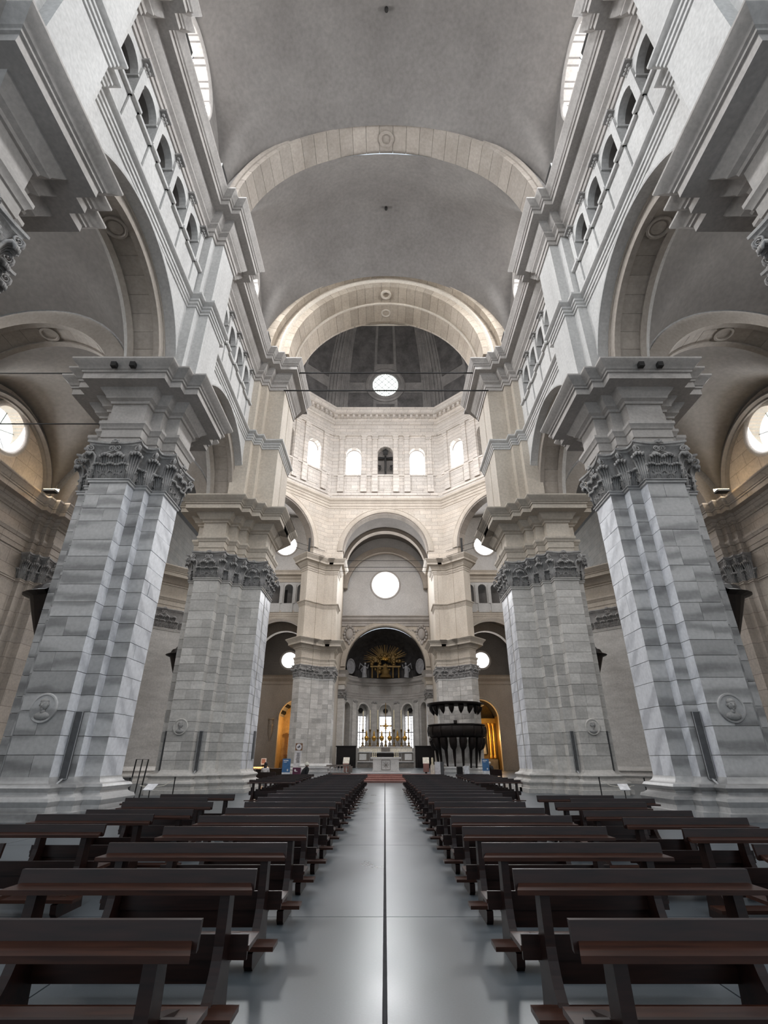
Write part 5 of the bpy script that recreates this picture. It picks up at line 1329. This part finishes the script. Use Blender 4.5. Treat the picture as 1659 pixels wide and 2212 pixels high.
for nm, x0, x1, z1, mat, lab in (('box', 3.25, 3.52, 1.42, 'paper', 'cream upright box right of the altar steps'), ('board', 3.55, 3.95, 1.62, 'white', 'tall white panel right of the altar steps'), ('board', 3.97, 4.2, 1.62, 'heater', 'dark grey panel beside the tall white panel')):
    mb = MB(); mb.box(x0, x1, 40.5, 40.75, .0, z1 - .3); tag(obj('upright_' + nm, mb, mat), lab, 'display')
mb = MB(); mb.lathe([(.07, 1.12), (.07, 1.55), (.05, 1.6)], 3.38, 40.62, 10); mb.box(3.3, 3.46, 40.54, 40.7, 1.12, 1.2); tag(obj('paschal_candle', mb, 'candle'), 'thick white candle on the cream box right of the altar', 'candle')

# ---- posters
def letter_rows(root, x0, x1, y, z0, z1, rows, mat='ink'):
    f = MB(); rg2 = random.Random(5)
    for k in range(rows):
        z = z1 - (z1 - z0) * (k + .5) / rows; h = (z1 - z0) / rows * .22; f.box(x0 + rg2.uniform(0, .04), x1 - rg2.uniform(0, .12) * (x1 - x0), y - .006, y, z - h, z + h)
    return obj('text_lines', f, mat, root)


root = thing('banner_stand', 'tall white banner with round emblem on brown top beside the far left pier', 'banner', (-6.25, 39.6, 0))
box_obj('brown_top', -6.52, -6.02, 39.55, 39.62, 2.05, 2.52, 'brown_sign', root)
mb = MB(); mb.rings([[(-6.27 + r * math.cos(2 * PI * k / 24), 39.55 - .01, 2.28 + r * 1.05 * math.sin(2 * PI * k / 24)) for k in range(24)] for r in (.20, .01)], True); em = obj('emblem_disc', mb, 'white', root)
mb = MB(); mb.ball((-6.31, 39.53, 2.27), (.07, .012, .05), 8, 5); mb.ball((-6.23, 39.53, 2.31), (.05, .012, .08), 8, 5); mb.tube([(-6.19, 39.53, 2.38), (-6.17, 39.53, 2.5)], .008, 4); obj('emblem_mark', mb, 'ink', em)
mb = MB(); P = [(-6.60, .98), (-6.28, .98), (-6.12, 1.12), (-6.06, 2.06), (-6.52, 2.06)]
mb.add([(x, 39.57, z) for x, z in P] + [(x, 39.63, z) for x, z in P], [(4, 3, 2, 1, 0), (5, 6, 7, 8, 9)] + [(i, (i + 1) % 5, 5 + (i + 1) % 5, 5 + i) for i in range(5)]); obj('white_sheet', mb, 'white', root)
letter_rows(root, -6.42, -6.16, 39.565, 1.25, 1.92, 13)
box_obj('foot', -6.60, -6.05, 39.5, 39.8, 0.0, .96, 'purple', root); mb = MB(); mb.ball((-6.42, 39.48, .78), (.07, .02, .08), 8, 5); mb.box(-6.4, -6.25, 39.47, 39.5, .70, .74); obj('foot_mark', mb, 'white', root)
for s, x, y, lab in ((-1, -6.55, 36.6, 'blue poster stand with white lower edge left of the white banner'), (1, 7.42, 41.5, 'blue poster stand with white box at its foot beside the pulpit')):
    root = thing('poster_stand', lab, 'poster', (x, y, 0))
    w_ = .26 if s < 0 else .25
    box_obj('blue_sheet', x - w_, x + w_, y - .03, y + .03, .72, 1.52, 'blue', root); box_obj('white_edge', x - w_, x + w_, y - .035, y + .03, .46, .72, 'white', root); box_obj('foot', x - w_, x + w_, y - .1, y + .1, 0, .46, 'brown_sign', root)
    mb = MB(); mb.box(x - .2, x + .12, y - .04, y - .03, 1.38, 1.44); mb.box(x - .18, x + .02, y - .04, y - .03, 1.3, 1.33); mb.ball((x + .1, y - .04, .85), (.05, .01, .07), 8, 5); obj('white_print', mb, 'white', root)
mb = MB(); mb.box(5.6, 5.98, 40.2, 40.4, .55, 1.05); tag(obj('white_notice', mb, 'white'), 'small white notice before the right marble plinth', 'notice')
mb = MB(); mb.box(5.1, 5.5, 40.1, 40.5, .0, 1.0); tag(obj('dark_cabinet', mb, 'black_wood'), 'narrow dark cabinet before the right marble plinth', 'cabinet')
# small sign stands, rope posts, railing near the piers
for s, side in ((-1, 'left'), (1, 'right')):
    root = thing('sign_stand', 'small tilted white sign on a thin post between the %s piers' % side, 'sign', (s * 8.6, 20.6, 0))
    x = s * 8.6; mb = MB(); mb.tube([(x, 20.6, 0.02), (x, 20.6, .55)], .018, 6); obj('post', mb, 'iron', root)
    mb = MB(); mb.add([(x - .20, 20.45, .50), (x + .16, 20.45, .50), (x + .2, 20.75, .68), (x - .16, 20.75, .68), (x - .20, 20.46, .48), (x + .16, 20.46, .48), (x + .2, 20.76, .66), (x - .16, 20.76, .66)], [(0, 1, 2, 3), (7, 6, 5, 4), (0, 4, 5, 1), (1, 5, 6, 2), (2, 6, 7, 3), (3, 7, 4, 0)]); obj('board', mb, 'white', root)
    for k, (px_, py_) in enumerate(((9.3, 20.4), (7.9, 21.0))):
        r2 = thing('rope_post', 'thin black rope post %s the small sign between the %s piers' % (('outside', 'inside')[k], side), 'post', (s * px_, py_, 0))
        mb = MB(); mb.tube([(s * px_, py_, .02), (s * px_, py_, .85)], .022, 6); mb.ball((s * px_, py_, .87), .035, 7, 5); mb.lathe([(.14, 0), (.14, .03), (.03, .05)], s * px_, py_, 12); obj('pole', mb, 'iron', r2)
        mb = MB(); d = 1 if k else -1
        mb.tube([(s * px_, py_, .8), (s * (px_ + .35), py_ - .05 * d, .62), (s * (px_ + .8), py_ - .1 * d, .55), (s * (px_ + 1.2), py_ - .15 * d, .62)], .014, 5); obj('rope', mb, 'paper', r2)
root = thing('step_railing', 'black metal stair railing behind the small sign on the left', 'railing', (-10.6, 24, 0))
mb = MB(); mb.tube([(-10.9, 24, .02), (-10.82, 24, 1.48), (-10.3, 24, 1.48), (-10.4, 24, .02)], .03, 6); obj('frame', mb, 'iron', root)
mb = MB(); mb.tube([(-10.62, 24, .02), (-10.55, 24, 1.48)], .025, 6); obj('bar', mb, 'iron', root)
mb = MB(); mb.box(-11.2, -10.75, 23.7, 23.8, .02, .8); obj('side_board', mb, 'heater', root)
root = thing('yellow_chair', 'yellowish wooden chair at the foot of the left front pier', 'chair', (-9.75, 20.0, 0))
for x, y in ((-9.95, 19.85), (-9.55, 19.85), (-9.95, 20.2), (-9.55, 20.2)):
    mb = MB(); mb.tube([(x, y, .001), (x, y, .9 if y > 20 else .44)], .022, 6); obj('leg', mb, 'gold_dark', root)
box_obj('seat', -10.0, -9.5, 19.8, 20.25, .43, .47, 'gold_dark', root); box_obj('backrest', -9.96, -9.54, 20.18, 20.22, .62, .90, 'gold_dark', root)

# ---- left side altar, candle stand, kiosk; right gilded altar
root = thing('side_altar', 'ochre lit side altar with tall framed panel and columns in the far left chapel', 'altar', (-14.2, 86, 0))
box_obj('table', -15.6, -12.6, 85.2, 86.4, 0, 1.3, 'paper', root); box_obj('shelf', -15.7, -12.5, 85.4, 86.4, 1.9, 2.1, 'brown_sign', root)
for x in (-15.0, -14.0): box_obj('picture', x - .3, x + .3, 85.35, 85.42, 1.3, 1.85, 'altar_dark', root)
for x in (-15.1, -13.3):
    mb = MB(); mb.lathe([(.22, 2.1), (.16, 2.3), (.15, 4.9), (.24, 5.1)], x, 85.9, 10); obj('column', mb, 'ochre', root, 50)
box_obj('framed_panel', -14.85, -13.55, 86.2, 86.3, 2.4, 4.9, 'ochre', root); box_obj('painting', -14.65, -13.75, 86.14, 86.2, 2.6, 4.7, 'gold_dark', root); box_obj('pediment', -15.4, -13.0, 85.7, 86.4, 5.1, 5.4, 'ochre', root)
mb = MB(); mb.ball((-14.2, 85.7, 2.3), (.3, .2, .3), 8, 6); mb.ball((-14.9, 85.7, 2.3), (.25, .2, .2), 8, 6); obj('statuette', mb, 'ochre', root, 60)
mb = MB(); mb.box(-16.85, -16.25, 82.4, 82.5, 2.3, 4.3); tag(obj('dark_picture', mb, 'altar_dark'), 'tall narrow dark picture on the wall of the lit left chapel', 'picture')
root = thing('wall_pulpit', 'small corner bracket pulpit beside the lit left chapel arch', 'carving', (-17.35, 81.2, 5)); mb = MB(); mb.lathe([(.05, 3.9), (.2, 4.6), (.35, 5.2), (.35, 5.9), (.42, 6.0), (.42, 6.15), (.3, 6.2), (.3, 6.8), (.45, 6.9), (.45, 7.05)], -17.3, 81.35, 10); obj('body', mb, 'warm_stone', root, 40)
root = thing('candle_rack', 'votive candle rack glowing orange before the left chapel', 'candle rack', (-8.6, 38.0, 0))
box_obj('tray', -9.1, -8.0, 37.8, 38.3, .86, .90, 'iron', root)
for x in (-9.0, -8.1): box_obj('leg', x - .03, x + .03, 38.0, 38.1, 0, .86, 'iron', root)
mb = MB()
for k in range(22):
    x = -9.06 + 1.0 * k / 21; mb.lathe([(.012, .96), (.02, .98), (.0, 1.03)], x, 37.9 + .3 * (k % 3) / 2, 5)
o = obj('flames', mb, 'flame', root); o['kind'] = 'stuff'
mb = MB()
for k in range(22):
    x = -9.06 + 1.0 * k / 21; mb.lathe([(.022, .90), (.022, .96), (.0, .96)], x, 37.9 + .3 * (k % 3) / 2, 6)
o = obj('votive_candles', mb, 'candle', root); o['kind'] = 'stuff'
lamp('candle_glow', (-8.55, 37.6, 1.2), 14, (1.0, .5, .15), .2)
root = thing('notice_stand', 'small framed notice with a picture standing behind the candle rack', 'notice', (-8.55, 38.9, 0)); box_obj('board', -8.75, -8.4, 38.9, 38.94, 1.15, 1.55, 'white', root); box_obj('picture', -8.7, -8.45, 38.89, 38.9, 1.22, 1.5, 'red_stone', root); box_obj('post', -8.66, -8.50, 38.92, 39, 0, 1.15, 'black_wood', root)
root = thing('confessional', 'low dark wooden confessional front behind the people on the left', 'cabinet', (-8.6, 40.5, 0)); box_obj('body', -9.4, -7.2, 40.4, 41.0, 0, .85, 'black_wood', root); box_obj('top_rail', -9.45, -7.15, 40.35, 41.05, .85, .9, 'wood', root)

root = thing('gilded_altarpiece', 'gilded altarpiece with columns and dark niche in the far right chapel', 'altar', (14.7, 85.5, 0))
box_obj('back', 12.2, 17.4, 86.0, 86.4, 0, 7.3, 'gold_dark', root); box_obj('niche', 15.0, 16.0, 85.9, 86.0, 2.2, 6.0, 'dark', root); box_obj('entablature', 12.0, 17.5, 85.4, 86.4, 6.6, 7.3, 'gold', root)
for x in (12.5, 13.9, 14.6, 16.4, 17.0):
    mb = MB(); mb.lathe([(.26, 1.6), (.26, 1.9), (.18, 2.1), (.17, 6.1), (.28, 6.4), (.28, 6.6)], x, 85.6, 12); obj('column', mb, 'gold', root, 50)
mb = MB()
rg = random.Random(9)
for k in range(40): mb.ball((rg.uniform(12.6, 15.2), 85.8, rg.uniform(7.4, 9.2)), rg.uniform(.12, .28), 7, 5)
obj('carved_relief', mb, 'gold', root, 60)
mb = MB(); mb.tube([(15.5, 85.8, 2.2), (15.45, 85.8, 3.2), (15.5, 85.8, 4.2)], [.3, .28, .16], 8); mb.ball((15.5, 85.8, 4.45), .16, 8, 6); mb.tube([(15.4, 85.7, 3.9), (15.1, 85.6, 3.4)], .08, 6); obj('niche_statue', mb, 'statue', root, 60)
box_obj('table', 12.4, 17.2, 84.8, 85.5, 0, 1.5, 'altar_dark', root)
lamp('altar_glow', (13.2, 83.0, 3.5), 260, (1.0, .62, .26), .3); lamp('altar_glow', (16.6, 83.0, 4.5), 200, (1.0, .62, .26), .3)

# ---- three people
def person(label, loc, face, skel, radii, cloth, head, extras):
    """one continuous skinned body; skel = {name: (x, y, z)}, edges by name"""
    root = thing('person', label, 'person', loc)
    names = list(skel); idx = {n_: i for i, n_ in enumerate(names)}
    E_ = [('pelvis', 'waist'), ('waist', 'chest'), ('chest', 'neck'), ('neck', 'skull')]
    for q in 'lr':
        E_ += [('chest', 'sho' + q), ('sho' + q, 'elb' + q), ('elb' + q, 'wri' + q), ('wri' + q, 'palm' + q), ('pelvis', 'hip' + q), ('hip' + q, 'kne' + q), ('kne' + q, 'ank' + q), ('ank' + q, 'toe' + q)]
    vs = [skel[n_] for n_ in names]; es = [(idx[a], idx[b]) for a, b in E_]; rad = [radii[n_.rstrip('lr') if n_[:-1] in radii else n_] for n_ in names]
    for q in 'lr':                                       # five fingers on every hand
        p = Vector(skel['palm' + q]); wr = Vector(skel['wri' + q]); d = (p - wr).normalized(); sd = d.orthogonal().normalized()
        for k in range(5):
            f0 = p + sd * (.018 * (k - 2)) + (d * -.02 if k == 0 else d * 0); ln = (.045, .07, .078, .072, .055)[k]
            f1 = f0 + d * ln * .6 + (sd * -.02 if k == 0 else sd * 0); f2 = f1 + d * ln * .4 + Vector((0, 0, -.015))
            b = len(vs); vs += [tuple(f0), tuple(f1), tuple(f2)]; es += [(idx['palm' + q], b), (b, b + 1), (b + 1, b + 2)]; rad += [.009, .008, .006]
    me = bpy.data.meshes.new('body'); me.from_pydata(vs, es, [])
    body = bpy.data.objects.new('body', me); C.objects.link(body); body.parent = root
    sk = body.modifiers.new('skin', 'SKIN'); body.modifiers.new('smooth', 'SUBSURF').levels = 1
    body.modifiers['smooth'].render_levels = 1
    for i, r in enumerate(rad):
        v = me.skin_vertices[0].data[i]; rr = r if isinstance(r, tuple) else (r, r); v.radius = rr; v.use_root = (i == idx['pelvis'])
    sk.use_smooth_shade = True
    me.materials.append(M[cloth])
    hd = Vector(skel['skull']); fz = Vector(face).normalized(); sdv = Vector((-fz.y, fz.x, 0))
    h = MB(); h.ball((0, 0, 0), (.078, .095, .118), 14, 10)
    h.ball((0, .10, -.015), (.016, .024, .028), 6, 5)
    for e in (-1, 1): h.ball((e * .08, -.005, -.01), (.012, .022, .032), 6, 5)
    h.ball((0, .078, -.06), (.03, .016, .010), 8, 5)
    def turn(x, y, z): q = hd + sdv * -x + fz * y + Vector((0, 0, z)); return (q.x + loc[0], q.y + loc[1], q.z + loc[2])
    h.xform(turn); obj('head', h, 'skin', root, 60)
    ey = MB()
    for e in (-1, 1): ey.ball((e * .03, .086, .012), (.012, .008, .009), 6, 5)
    ey.xform(turn); obj('eyes', ey, 'ink', root, 60)
    for nm, kind, mat in extras:
        m_ = MB()
        if kind == 'long_hair': m_.ball((0, -.02, .03), (.10, .105, .125), 14, 10); m_.ball((0, -.07, -.13), (.095, .06, .17), 12, 8)
        elif kind == 'short_hair': m_.ball((0, -.018, .03), (.09, .10, .11), 14, 10)
        elif kind == 'hat': m_.ball((0, -.012, .045), (.102, .115, .105), 14, 10); m_.lathe([(.10, .0), (.118, .0), (.12, .05), (.105, .06)], 0, -.01, 14); m_.ball((0, -.02, .155), (.03, .03, .03), 8, 6)
        elif kind == 'scarf': m_.lathe([(.07, -.17), (.11, -.18), (.115, -.13), (.08, -.10)], 0, -.01, 14)
        m_.xform(turn); obj(nm, m_, mat, root, 60)
    return root


def seated(lean=0.06):
    s_ = {'pelvis': (0, 0, .52), 'waist': (0, .01, .70), 'chest': (0, .02 + lean, .92), 'neck': (0, .04 + lean, 1.06), 'skull': (0, .06 + lean, 1.19)}
    for q, e in (('l', -1), ('r', 1)):
        s_.update({'sho' + q: (e * .17, .02 + lean, .98), 'elb' + q: (e * .23, .08, .74), 'wri' + q: (e * .12, .30, .62), 'palm' + q: (e * .08, .36, .61), 'hip' + q: (e * .09, .05, .50), 'kne' + q: (e * .11, .45, .50), 'ank' + q: (e * .11, .44, .09), 'toe' + q: (e * .12, .58, .04)})
    return s_


def rot(skel, a): return {k: (x * math.cos(a) - y * math.sin(a), x * math.sin(a) + y * math.cos(a), z) for k, (x, y, z) in skel.items()}


RAD = {'pelvis': (.17, .14), 'waist': (.15, .12), 'chest': (.17, .13), 'neck': .055, 'skull': .06, 'sho': .085, 'elb': .055, 'wri': .036, 'palm': (.038, .02), 'hip': .10, 'kne': .075, 'ank': .05, 'toe': .04}
person('seated person with long dark hair and white top seen from behind, far left pews', (-7.28, 33.6, 0), (0, 1, 0), seated(), RAD, 'white_cloth', None, [('hair', 'long_hair', 'hair')])
bulky = {k: (tuple(v_ * 1.25 for v_ in v) if isinstance(v, tuple) else v * 1.3) for k, v in RAD.items()}
sk2 = rot(seated(.16), -.9); fa = (math.sin(.9), math.cos(.9), -.15)
person('seated person in bulky black coat and cream knit hat on a far left pew', (-4.45, 29.9, .02), (fa[0], fa[1], 0), sk2, bulky, 'black_cloth', None, [('knit_hat', 'hat', 'knit'), ('coat_collar', 'scarf', 'black_cloth')])
sk3 = rot(seated(.12), .5)
person('person in black with fair hair seated by the blue poster on the right', (8.0, 42.3, 0), (-math.sin(.5), math.cos(.5), 0), sk3, RAD, 'black_cloth', None, [('hair', 'short_hair', 'grey_hair')])
for x, y, lab in ((-7.28, 33.6, 'far left pew under the seated person in white'), (8.0, 42.3, 'single bench under the person in black beside the pulpit')):
    root = thing('bench', lab, 'bench', (x, y, 0)); box_obj('seat', x - .7, x + .7, y - .2, y + .2, .36, .40, 'wood', root)
    for e in (-1, 1): box_obj('end_board', x + e * .66 - .03, x + e * .66 + .03, y - .2, y + .2, 0, .36, 'wood', root)
    box_obj('backrest', x - .7, x + .7, y - .26, y - .22, .40, .80, 'wood', root)
